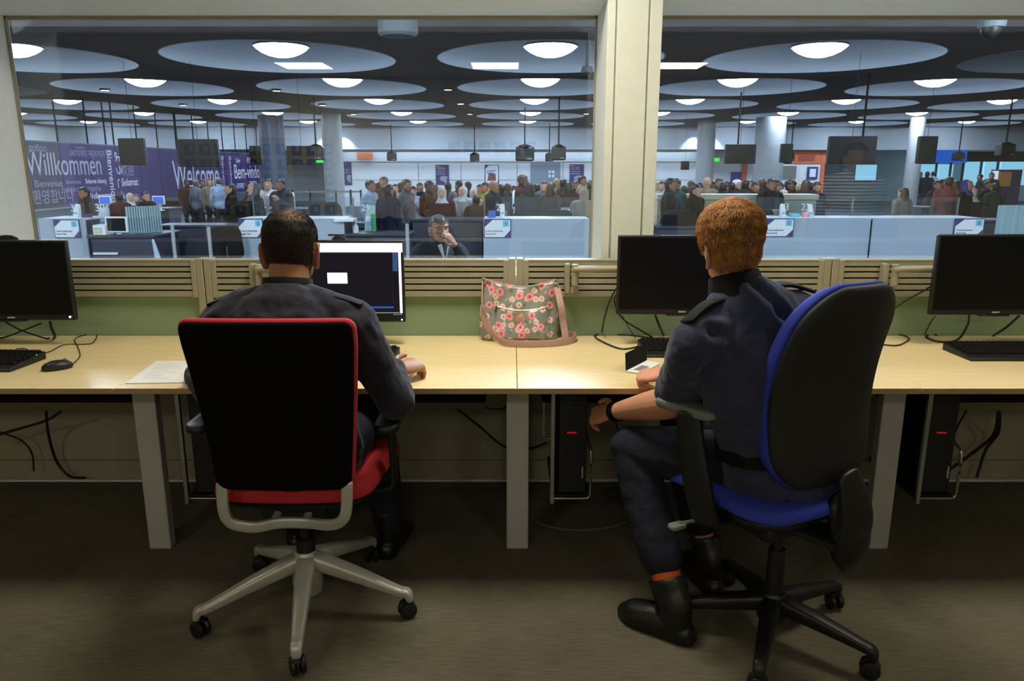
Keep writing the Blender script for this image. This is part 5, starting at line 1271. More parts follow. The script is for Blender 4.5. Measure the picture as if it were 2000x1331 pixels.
def leaflet(px, py_bot, Y, sc_, lb, zt=None):
    p = at(px, py_bot, Y)
    if zt is not None: p.z = zt
    t = thing('leaflet_stand', lb, 'holder', p, 0, 'white leaflet stands on the counters')
    for k in range(4):
        z = p.z+k*.085*sc_; d = k*.05*sc_
        part(MB().prism([(p.x-.075*sc_, Y+d, z), (p.x-.075*sc_, Y+d+.05*sc_, z+.12*sc_), (p.x-.075*sc_, Y+d+.06*sc_, z+.12*sc_), (p.x-.075*sc_, Y+d+.06*sc_, z-.001)], (.15*sc_, 0, 0)), 'pocket', M['whiteplastic'], t, smooth=None)
        part(MB().prism([(p.x-.065*sc_, Y+d+.03*sc_, z+.06*sc_), (p.x-.065*sc_, Y+d+.055*sc_, z+.16*sc_), (p.x-.065*sc_, Y+d+.06*sc_, z+.16*sc_), (p.x-.065*sc_, Y+d+.05*sc_, z+.05*sc_)], (.13*sc_, 0, 0)), 'leaflet', M['paper'] if k else M['cyanicon'], t, smooth=None)
    part(MB().span(p.x-.07*sc_, p.x+.07*sc_, Y+.25*sc_, Y+.27*sc_, p.z, p.z+.4*sc_), 'back_plate', M['whiteplastic'], t)
ZB = at(0, 427, 12).z+.001
def number(nn, px, py, Y, hpx, lb, m=None, zt=None):
    p = at(px, py, Y); h = hpx*Y/1490
    t = thing('counter_number', lb, 'number', p, 0, 'counter numbers on clear plates')
    part(MB().span(p.x-.08, p.x+h*1.55+.05, Y+.004, Y+.010, ZB if zt is None else zt, p.z+h*1.25), 'clear_plate', M['hallglass'], t, smooth=None)
    text(nn, h*1.36, (p.x, Y, p.z), (1, 0, 0), (0, 0, 1), m or M['lettering'], t, 'figures', extrude=.003, squash=.95)
def stand(px, py_bot, Y, wpx, lb, m=None):
    """white-framed screen on a foot"""
    p = at(px, py_bot, Y); w_ = wpx*Y/1490; h = w_*.78
    t = thing('counter_screen', lb, 'monitor', p, 0, 'white-framed counter screens')
    part(MB().span(p.x-w_/2, p.x+w_/2, Y, Y+.04, p.z+.02, p.z+h), 'frame', M['whiteplastic'], t, bevel=.008)
    part(MB().span(p.x-w_/2+w_*.08, p.x+w_/2-w_*.08, Y-.004, Y+.002, p.z+.02+w_*.07, p.z+h-w_*.07), 'screen', m or M['screenblack'], t)
    part(MB().span(p.x-.03, p.x+.03, Y+.04, Y+.07, p.z-.10, p.z+h*.5).span(p.x-w_*.25, p.x+w_*.25, Y-.02, Y+.12, p.z-.11, p.z-.095), 'foot', M['whiteplastic'], t)
OCC = []
def counter(px0, px1, py, Y, lb, m=None, depth=.7, h=None):
    a, b = at(px0, py, Y), at(px1, py, Y); OCC.append((a.x, b.x, Y, Y+depth))
    t = thing('counter_desk', lb, 'desk', ((a.x+b.x)/2, Y, HZ), 0, 'counter desks in the hall')
    part(MB().span(a.x, b.x, Y, Y+depth, a.z-.04, a.z), 'worktop', m or M['darkdesk'], t, bevel=.005)
    part(MB().span(a.x+.04, b.x-.04, Y+.06, Y+depth-.05, HZ, a.z-.04), 'carcass', M['darkdesk'], t)
# left bay
counter(168, 300, 460, 11.6, 'dark counter desk in the bay below counter number 30', depth=1.0)
Z30 = at(0, 460, 11.6).z
number('30', 186, 413, 12.2, 15, 'white counter number 30 at the left', zt=Z30); leaflet(196, 460, 12.4, .9, 'white leaflet stand below counter number 30', Z30)
number('3', 138, 413, 12.6, 14, 'white counter number by the far left frosted panel'); leaflet(147, 427, 12.3, .5, 'white leaflet stand on the far left frosted booth', ZB)
t = thing('drawer_unit', 'small white drawer unit beside the white-framed screen at the left', 'drawers', at(194, 466, 11.7))
p0, p1 = at(180, 440, 11.7), at(208, 466, 11.7)
part(MB().span(p0.x, p1.x, 11.7, 11.95, p1.z, p0.z), 'case', M['whiteplastic'], t, bevel=.008)
for k in range(3): part(MB().span(p0.x+.025, p1.x-.055, 11.692, 11.70, p1.z+.03+k*.05, p1.z+.068+k*.05), 'drawer', M['beige'], t)
stand(229, 457, 11.75, 43, 'white-framed dark screen on the left counter beside the drawer unit')
solo(MB().span(X(200, 11.9, 490), X(246, 11.9, 490), 11.62, 11.84, at(0, 498, 11.6).z, at(0, 494, 11.6).z), 'keyboard', M['whiteplastic'], 'white keyboard on the dark counter at the left', 'keyboard')
solo(MB().box(at(172, 440, 12.3), (.16, .03, .36)), 'roller_banner', M['purple'], 'small purple and white banner left of counter number 30', 'banner')
rg = thing('ribbed_screen', 'ribbed greenish glass screen in the left bay', 'screen', (X(270, 11.9, 430), 11.9, HZ))
q = MB(); xa, xb = X(249, 11.9, 430), X(293, 11.9, 430)
for k in range(14): q.cyl((xa+(xb-xa)*k/13, 11.9+.35*k/13, HZ+.3), (xa+(xb-xa)*k/13, 11.9+.35*k/13, at(0, 404, 11.9).z), .016, n=8)
part(q, 'ribbed_glass', M['ribglass'], rg)
rg2 = thing('ribbed_screen', 'ribbed greenish glass screen at the far right edge of the hall', 'screen', (X(1975, 12, 430), 12, HZ))
q = MB(); xa, xb = X(1948, 12, 430), X(2010, 12, 430)
for k in range(18): q.cyl((xa+(xb-xa)*k/17, 12, HZ+.3), (xa+(xb-xa)*k/17, 12, at(0, 401, 12).z), .016, n=8)
part(q, 'ribbed_glass', M['ribglass'], rg2)
g0, g1 = at(299, 468, 10.8), at(318, 520, 10.8); g2 = g0+(g1-g0)*((HZ-g0.z)/(g1.z-g0.z))
solo(MB().prism([g0, g2, V((g0.x+.03, 10.8, HZ)), g0-V((.02, 0, 0))], (0, .03, 0)), 'white_gable', M['frost'], 'white triangular counter end standing in the left bay', 'panel')
for px, y0, Y, lb in ((336, 440, 11, 'grey glass-screen post left of the dark-haired man, first'), (407, 443, 11, 'grey glass-screen post left of the dark-haired man, nearer to him'), (795, 437, 10.5, 'grey glass-screen post right of the lit monitor'), (686, 400, 12.8, 'grey post beside counter number 29')):
    a = at(px, y0, Y); solo(MB().cyl((a.x, Y, HZ), a, .026, n=12), 'screen_post', M['concrete'], lb, 'post', 'upright posts of the glass screens')
# second screen row, left and middle
Z29 = at(0, 457, 12.0).z
number('29', 706, 412, 12.6, 13, 'white-outlined counter number 29', zt=Z29); leaflet(721, 456, 12.5, 1.0, 'white leaflet stand below counter number 29', Z29)
counter(640, 800, 457, 12.0, 'dark counter desk under counter number 29')
t = thing('sanitiser_bottle', 'white pump bottle beside the leaflet stand under number 29', 'bottle', at(695, 457, 12.2))
p0 = at(695, 456, 12.2); p0.z = Z29
part(MB().lathe([(0, 0), (.042, 0), (.045, .01), (.045, .10), (.03, .125), (.014, .13), (.014, .15), (0, .15)], p0, n=20), 'bottle', M['whiteplastic'], t)
part(MB().cyl(p0+V((0, 0, .15)), p0+V((0, 0, .19)), .006).span(p0.x-.03, p0.x+.008, p0.y-.008, p0.y+.008, p0.z+.185, p0.z+.198), 'pump', M['whiteplastic'], t)
solo(MB().box(V((at(729, 436, 12.5).x, 12.5, Z29+.14)), (.05, .2, .28), rot3(.3)), 'green_folder', mat('green_folder', s(40, 150, 90), .5), 'green folder standing beside the leaflet stand under number 29', 'folder')
solo(MB().span(X(652, 11.9, 430), X(690, 11.9, 430), 11.9, 12.2, at(0, 430, 12).z-.02, at(0, 427, 12).z), 'white_shelf', M['whiteplastic'], 'narrow white shelf end right of the dark-haired man', 'shelf')
number('24', 969, 412, 12.65, 14, 'white-outlined counter number 24'); leaflet(981, 428, 12.3, .5, 'white leaflet stand below counter number 24', ZB)
solo(MB().box(V((at(961, 424, 12.3).x, 12.3, ZB+.05)), (.12, .1, .10)), 'blue_box', mat('blue_box', s(40, 90, 170), .5), 'blue box beside the leaflet stand under number 24', 'box')
number('23', 1523, 411, 12.65, 14, 'white-outlined counter number 23'); leaflet(1531, 427, 12.3, .5, 'white leaflet stand below counter number 23', ZB)
number('22', 1564, 411, 12.65, 14, 'white-outlined counter number 22'); leaflet(1585, 427, 12.3, .5, 'white leaflet stand below counter number 22', ZB)
solo(MB().box(V((at(1572, 423, 12.3).x, 12.3, ZB+.04)), (.08, .12, .08)), 'pink_box', mat('pink_box', s(226, 150, 160), .5), 'small pink box between the leaflet stands of numbers 23 and 22', 'box')
solo(MB().box(V((at(1551, 424, 12.3).x, 12.3, ZB+.03)), (.13, .15, .06)), 'pale_blue_box', M['cyanicon'], 'pale blue box right of the leaflet stand under number 23', 'box')
ZF = at(0, 408, 16.2).z
stand(531, 405, 16, 25, 'white-framed screen behind the left booths, above the dark hair'); leaflet(566, 402, 16.4, .8, 'white leaflet stand far back, above the dark hair', ZF)
stand(206, 402, 16.5, 24, 'blue lit screen far back at the left', M['screenblue']); stand(310, 402, 16.5, 24, 'blue lit screen far back, second from the left', M['screenblue'])
stand(1006, 407, 16, 12, 'small white-framed screen left of the blue bag'); leaflet(1007, 392, 16.4, .9, 'white leaflet stand behind counter number 24, left', ZF)
stand(1039, 407, 16, 12, 'small white-framed screen right of the blue bag'); leaflet(1038, 392, 16.4, .9, 'white leaflet stand behind counter number 24, right', ZF)
stand(1077, 403, 16, 24, 'white-framed screen beside the pale headscarf'); stand(1330, 405, 16, 13, 'small white-framed screen right of the mullion'); leaflet(1328, 390, 16, .9, 'white leaflet stand right of the mullion')
stand(1848, 402, 16, 26, 'white-framed screen in the right half of the hall'); leaflet(721, 392, 16, 1.0, 'white leaflet stand above counter number 29'); stand(646, 407, 17, 14, 'teal screen left of the grey column', M['teal'])
counter(470, 640, 408, 16.2, 'dark counter desk far back behind the dark hair'); counter(990, 1150, 408, 16.2, 'dark counter desk behind counter number 24'); counter(1060, 1140, 412, 15, 'grey table with a rounded top behind counter number 24', M['concrete'])
counter(1283, 1420, 410, 16.2, 'dark counter desk right of the mullion'); counter(1800, 1930, 405, 16.2, 'dark counter desk in the right half of the hall'); counter(170, 330, 407, 16.7, 'dark counter desk under the blue screens')
t = thing('long_counter', 'long beige-topped counter across the hall behind the ginger hair', 'counter', (X(1430, 14.5, 390), 14.5, HZ))
a, b = at(1284, 380, 14.5), at(1600, 380, 14.5)
part(MB().span(a.x, b.x, 14.5, 15.0, a.z-.10, a.z), 'counter_top', M['beige'], t, bevel=.006)
part(MB().span(a.x+.02, b.x-.02, 14.56, 15.0, HZ, a.z-.10), 'counter_front', mat('dull_beige', s(176, 166, 138), .6), t)
counter(300, 468, 440, 12.9, 'dark counter desk in the left bay with posts before it', depth=.6); counter(800, 943, 428, 13.1, 'dark counter desk behind the man in the dark suit', depth=.6)
counter(1283, 1372, 442, 12.2, 'dark counter desk right of the mullion, nearest the window', depth=.6); counter(672, 796, 436, 13.3, 'dark counter desk behind the sanitiser bottle', depth=.5)
counter(1924, 2020, 430, 13.0, 'dark counter desk at the right edge of the hall', depth=.6)
# booth chairs
ch0 = None
OCC.append((X(1284, 14.5, 380), X(1600, 14.5, 380), 14.5, 15.0))
for px, py, Y, rz, lb in ((632, 393, 13.6, .3, 'dark booth chair left of counter number 29'), (487, 399, 13.8, -.2, 'dark booth chair above the sign left of the dark-haired man'), (1085, 408, 13.2, .1, 'dark booth chair behind counter number 24'), (1322, 408, 12.6, 0, 'dark booth chair right of the mullion'), (438, 440, 11.8, .4, 'dark booth chair in the left bay, nearest the dark-haired man'), (700, 462, 9.5, .2, 'dark booth chair showing above the lit monitor')):
    p = at(px, py, Y); lb_ = lb; OCC.append((p.x-.22, p.x+.22, Y-.2, Y+.2))
    if ch0 is None:
        ch0 = t = thing('booth_chair', lb, 'chair', (p.x, Y, HZ), rz, 'dark chairs in the booths')
        part(MB().pillow(lambda u, v, w: V((u*(1-.1*v/.3), -.22+w+.5*u*u, .80+v)), rrect(.25, .27, .12), .04, .03), 'backrest', M['mattblack'], t, smooth=80, local=True)
        part(MB().pillow(lambda u, v, w: V((u, v, .48+w)), rrect(.24, .24, .1), .04, .03), 'seat', M['mattblack'], t, smooth=80, local=True)
        part(MB().tube([(0, -.1, .46), (0, -.27, .5), (0, -.25, .75)], .02, 10, sub=3), 'back_stem', M['blackplastic'], t, local=True)
        part(MB().cyl((0, 0, .08), (0, 0, .47), .03), 'column', M['blackplastic'], t, local=True)
        b_ = MB()
        for k in range(5): b_.tube([(0, 0, .1), (.3*math.cos(k*1.2566), .3*math.sin(k*1.2566), .05)], [.03, .02], 8)
        part(b_, 'base', M['blackplastic'], t, local=True)
        base_top = 1.07
        t.location.z = HZ + (p.z - (HZ+base_top))
    else:
        c_ = dup(ch0, (p.x, Y, HZ), rz, label=lb)
    (t if lb_ == ch0['label'] else c_).location.z = HZ
    k = (p.z-HZ)/1.07; (t if lb_ == ch0['label'] else c_).scale = (k, k, k)
# queue barriers
for i, (px, Y, lb) in enumerate(((628, 21, 'queue barrier rail left of the grey column, nearest'), (655, 24, 'queue barrier rail in front of the grey column'), (610, 26, 'queue barrier rail left of the grey column, farther back'))):
    x = X(px, Y, 375); z = at(0, 373, Y).z
    t = thing('queue_barrier', lb, 'barrier', (x, Y, HZ), 0, 'queue barriers')
    for dx in (-.8, .8): part(MB().cyl((x+dx, Y, HZ), (x+dx, Y, z+.03), .03, n=10).cyl((x+dx, Y, HZ), (x+dx, Y, HZ+.03), .16, n=16), 'barrier_post', M['blackplastic'], t)
    part(MB().span(x-.8, x+.8, Y-.006, Y+.006, z-.05, z), 'tape', M['greyplastic'], t)
# ================================================================== PEOPLE IN THE HALL
def cloth(n_, rgb): return mat(n_, tuple(c*.62 for c in rgb[:3])+(1,), .85, var=.15, scale=9, bump=.3, bscale=14, spec=.2)
C = {'black': cloth('cloth_black', s(24, 24, 28)), 'navy': cloth('cloth_navy', s(34, 40, 66)), 'maroon': cloth('cloth_maroon', s(84, 34, 46)), 'brown': cloth('cloth_brown', s(80, 56, 46)), 'grey': cloth('cloth_grey', s(112, 116, 120)),
     'white': cloth('cloth_white', s(216, 218, 220)), 'pale': cloth('cloth_pale_blue', s(170, 190, 214)), 'yellow': cloth('cloth_yellow', s(196, 190, 40)), 'beige': cloth('cloth_beige', s(196, 172, 146)), 'teal': cloth('cloth_teal', s(40, 90, 96)),
     'pink': cloth('cloth_pink', s(206, 70, 100)), 'purple': cloth('cloth_purple', s(76, 64, 130)), 'green': cloth('cloth_green', s(56, 70, 56)), 'tan': cloth('cloth_tan', s(156, 136, 110)), 'redbrown': cloth('cloth_red_brown', s(140, 76, 70)), 'charcoal': cloth('cloth_charcoal', s(54, 54, 58))}
H = {'black': mat('hair_black', s(20, 18, 18), .5), 'brown': mat('hair_brown', s(70, 48, 34), .5), 'fair': mat('hair_fair', s(170, 140, 96), .5), 'grey': mat('hair_grey', s(88, 86, 84), .5), 'white': mat('hair_white', s(210, 208, 206), .5), 'bald': None}
SK = {'l': mat('skin_light', s(186, 142, 118), .5), 'm': mat('skin_medium', s(146, 102, 76), .5), 'd': mat('skin_dark', s(96, 66, 50), .5)}
def figure(kind):
    """a standing figure 1.72 m tall facing -Y with feet at the origin; returns meshes for its parts"""
    R = rot3(PI); hc = V((0, -.02, 1.605)); out = {}
    sh = {-1: V((-.185, 0, 1.40)), 1: V((.185, 0, 1.40))}
    if kind == 'phone': el = {-1: V((-.25, .0, 1.12)), 1: V((.25, -.05, 1.13))}; wr_ = {-1: V((-.12, -.22, 1.16)), 1: V((.10, -.22, 1.32))}
    elif kind == 'fold': el = {-1: V((-.25, -.02, 1.12)), 1: V((.25, -.02, 1.12))}; wr_ = {-1: V((-.06, -.20, 1.14)), 1: V((.06, -.22, 1.10))}
    elif kind == 'chin': el = {-1: V((-.24, -.06, 1.12)), 1: V((.30, -.12, 1.17))}; wr_ = {-1: V((-.14, -.20, 1.05)), 1: V((.09, -.16, 1.46))}
    else: el = {-1: V((-.235, .03, 1.12)), 1: V((.235, .03, 1.12))}; wr_ = {-1: V((-.24, -.05, .88)), 1: V((.24, -.05, .88))}
    def trunk(mb, e):
        mb.tube([(0, 0, .86), (0, 0, .94), (0, -.005, 1.08), (0, 0, 1.25), (0, .0, 1.38), (0, .0, 1.44), (0, 0, 1.485)], [(.15+e, .105+e), (.168+e, .12+e), (.15+e, .105+e), (.172+e, .118+e), (.165+e, .10+e), (.115+e, .08+e), (.06+e, .06+e)], 20, ref=(1, 0, 0), sub=3, cap='round')
    def arms(mb, e, f=1.0):
        for q in (-1, 1):
            mb.tube([V((q*.06, 0, 1.43)), sh[q], sh[q].lerp(el[q], .5), el[q]], [.05+e, .058+e, .048+e, .040+e], 12, sub=3, cap='round')
            mb.tube([el[q], el[q].lerp(wr_[q], f)], [.040+e, .028+e], 12, cap='round')
    def legs_(mb, e):
        for q in (-1, 1): mb.tube([(q*.09, 0, .90), (q*.095, -.01, .50), (q*.10, .01, .08)], [.085+e, .055+e, .038+e*1.5], 12, sub=4, cap='round')
    mb = MB(); head_shape(mb, hc, R, 1.0, kind == 'chin'); mb.tube([(0, 0, 1.44), (0, -.005, 1.53), (0, -.015, 1.58)], [.058, .054, .056], 12, cap='round'); trunk(mb, 0); arms(mb, 0); legs_(mb, 0)
    for q in (-1, 1):
        d = (wr_[q]-el[q]).normalized(); hand(mb, wr_[q]+d*.01, d, V((q*.6, .5, .4)) if kind == 'stand' else V((0, -.6, .6)), -q, .5, 1.0)
        mb.tube([(q*.10, .05, .04), (q*.10, -.06, .045), (q*.10, -.17, .03)], [.038, .042, .032], 12, sub=2, cap='round')
    out['body'] = solid(mb, .0085 if kind != 'chin' else .005, 2, SK['m'], name='body')
    mb = MB(); trunk(mb, .022); arms(mb, .016, .93)
    if kind == 'scarf': mb.tube([(0, 0, .30), (0, 0, .7), (0, 0, 1.0)], [(.22, .17), (.21, .16), (.18, .13)], 20, ref=(1, 0, 0), sub=3)
    out['top'] = solid(mb, .012, 2, C['black'], lambda p: .008*noise.noise(p*11), 'top')
    mb = MB(); legs_(mb, .014); mb.tube([(0, 0, .80), (0, 0, .95)], [(.17, .125), (.18, .13)], 20, ref=(1, 0, 0), cap='round'); out['trousers'] = solid(mb, .014, 2, C['charcoal'], None, 'trousers')
    mb = MB()
    for q in (-1, 1): mb.tube([(q*.10, .055, .04), (q*.10, -.06, .05), (q*.10, -.175, .034)], [.042, .048, .038], 12, sub=3, cap='round')
    out['shoes'] = mb.mesh('shoes', M['bootblack'], None, 80)
    if kind == 'scarf':
        mb = MB(); rs = []
        for z, yy, w_, d in ((-.20, .03, .15, .13), (-.16, .02, .12, .11), (-.11, .02, .085, .09), (-.05, .0, .086, .098), (.0, -.005, .090, .108), (.05, -.01, .086, .105), (.09, -.01, .064, .075), (.118, -.01, .02, .025)):
            rs.append([hc + R @ V((w_*math.cos(2*PI*j/24), yy-.02+d*(math.sin(2*PI*j/24) if math.sin(2*PI*j/24) < .62 or not -.10 < z < .06 else .62), z)) for j in range(24)])
        mb.rings(rs); out['headscarf'] = mb.mesh('headscarf', C['white'], None, 80)
    else:
        def reg(t, z):
            y = math.sin(t)
            if z > .068: return 1
            if y > .35: return 1 if z > .052 else 0
            if y > -.2: return max(0, min(1, (z-.01)/.02))
            return max(0, min(1, (z+.09)/.03))
        hmb = hair_cap(hc, R, 1.0, .010 if kind != 'chin' else .007, reg, 1 if kind != 'chin' else 2500, .02, .0008, 4, th=32, lumps=.004)
        if kind == 'long': hmb.tube([hc + R @ V((0, -.05, .05)), hc + R @ V((0, -.075, -.06)), hc + R @ V((0, -.08, -.20)), hc + R @ V((0, -.075, -.27))], [(.085, .06), (.092, .05), (.085, .035), (.06, .02)], 16, ref=(1, 0, 0), sub=3, cap='round')
        me = raw_mesh(hmb, 'hair', H['black'], Matrix.Identity(4)); out['hair'] = me
    return out
FIG = {}
def eyes_mesh(R=rot3(PI), hc=V((0, -.02, 1.605))):
    e = MB()
    for sx in (-1, 1): e.ball(hc + R @ V((sx*.031, .080, .006)), .0095, mi=0); e.ball(hc + R @ V((sx*.031, .0865, .005)), .0055, mi=1)
    return e.mesh('eyes', [M['eyewhite'], M['mattblack']], None, 80)
EY = eyes_mesh()
def person(loc, rz, kind, top, hair, skin, label, k=1.0, group='travellers queueing in the hall', trou='charcoal', topmat=None):
    if kind not in FIG: FIG[kind] = figure(kind)
    t = thing('person', label, 'person', loc, rz, group); t.scale = (k, k, k)
    for nm_, me in FIG[kind].items():
        if nm_ == 'hair' and hair == 'bald': continue
        o = bpy.data.objects.new(nm_, me); COL.objects.link(o); o.parent = t
        m = {'body': SK[skin], 'top': topmat or C[top], 'trousers': C[trou], 'hair': H.get(hair), 'headscarf': C.get(hair)}.get(nm_)
        if m: o.material_slots[0].link = 'OBJECT'; o.material_slots[0].material = m
    o = bpy.data.objects.new('eyes', EY); COL.objects.link(o); o.parent = t
    return t
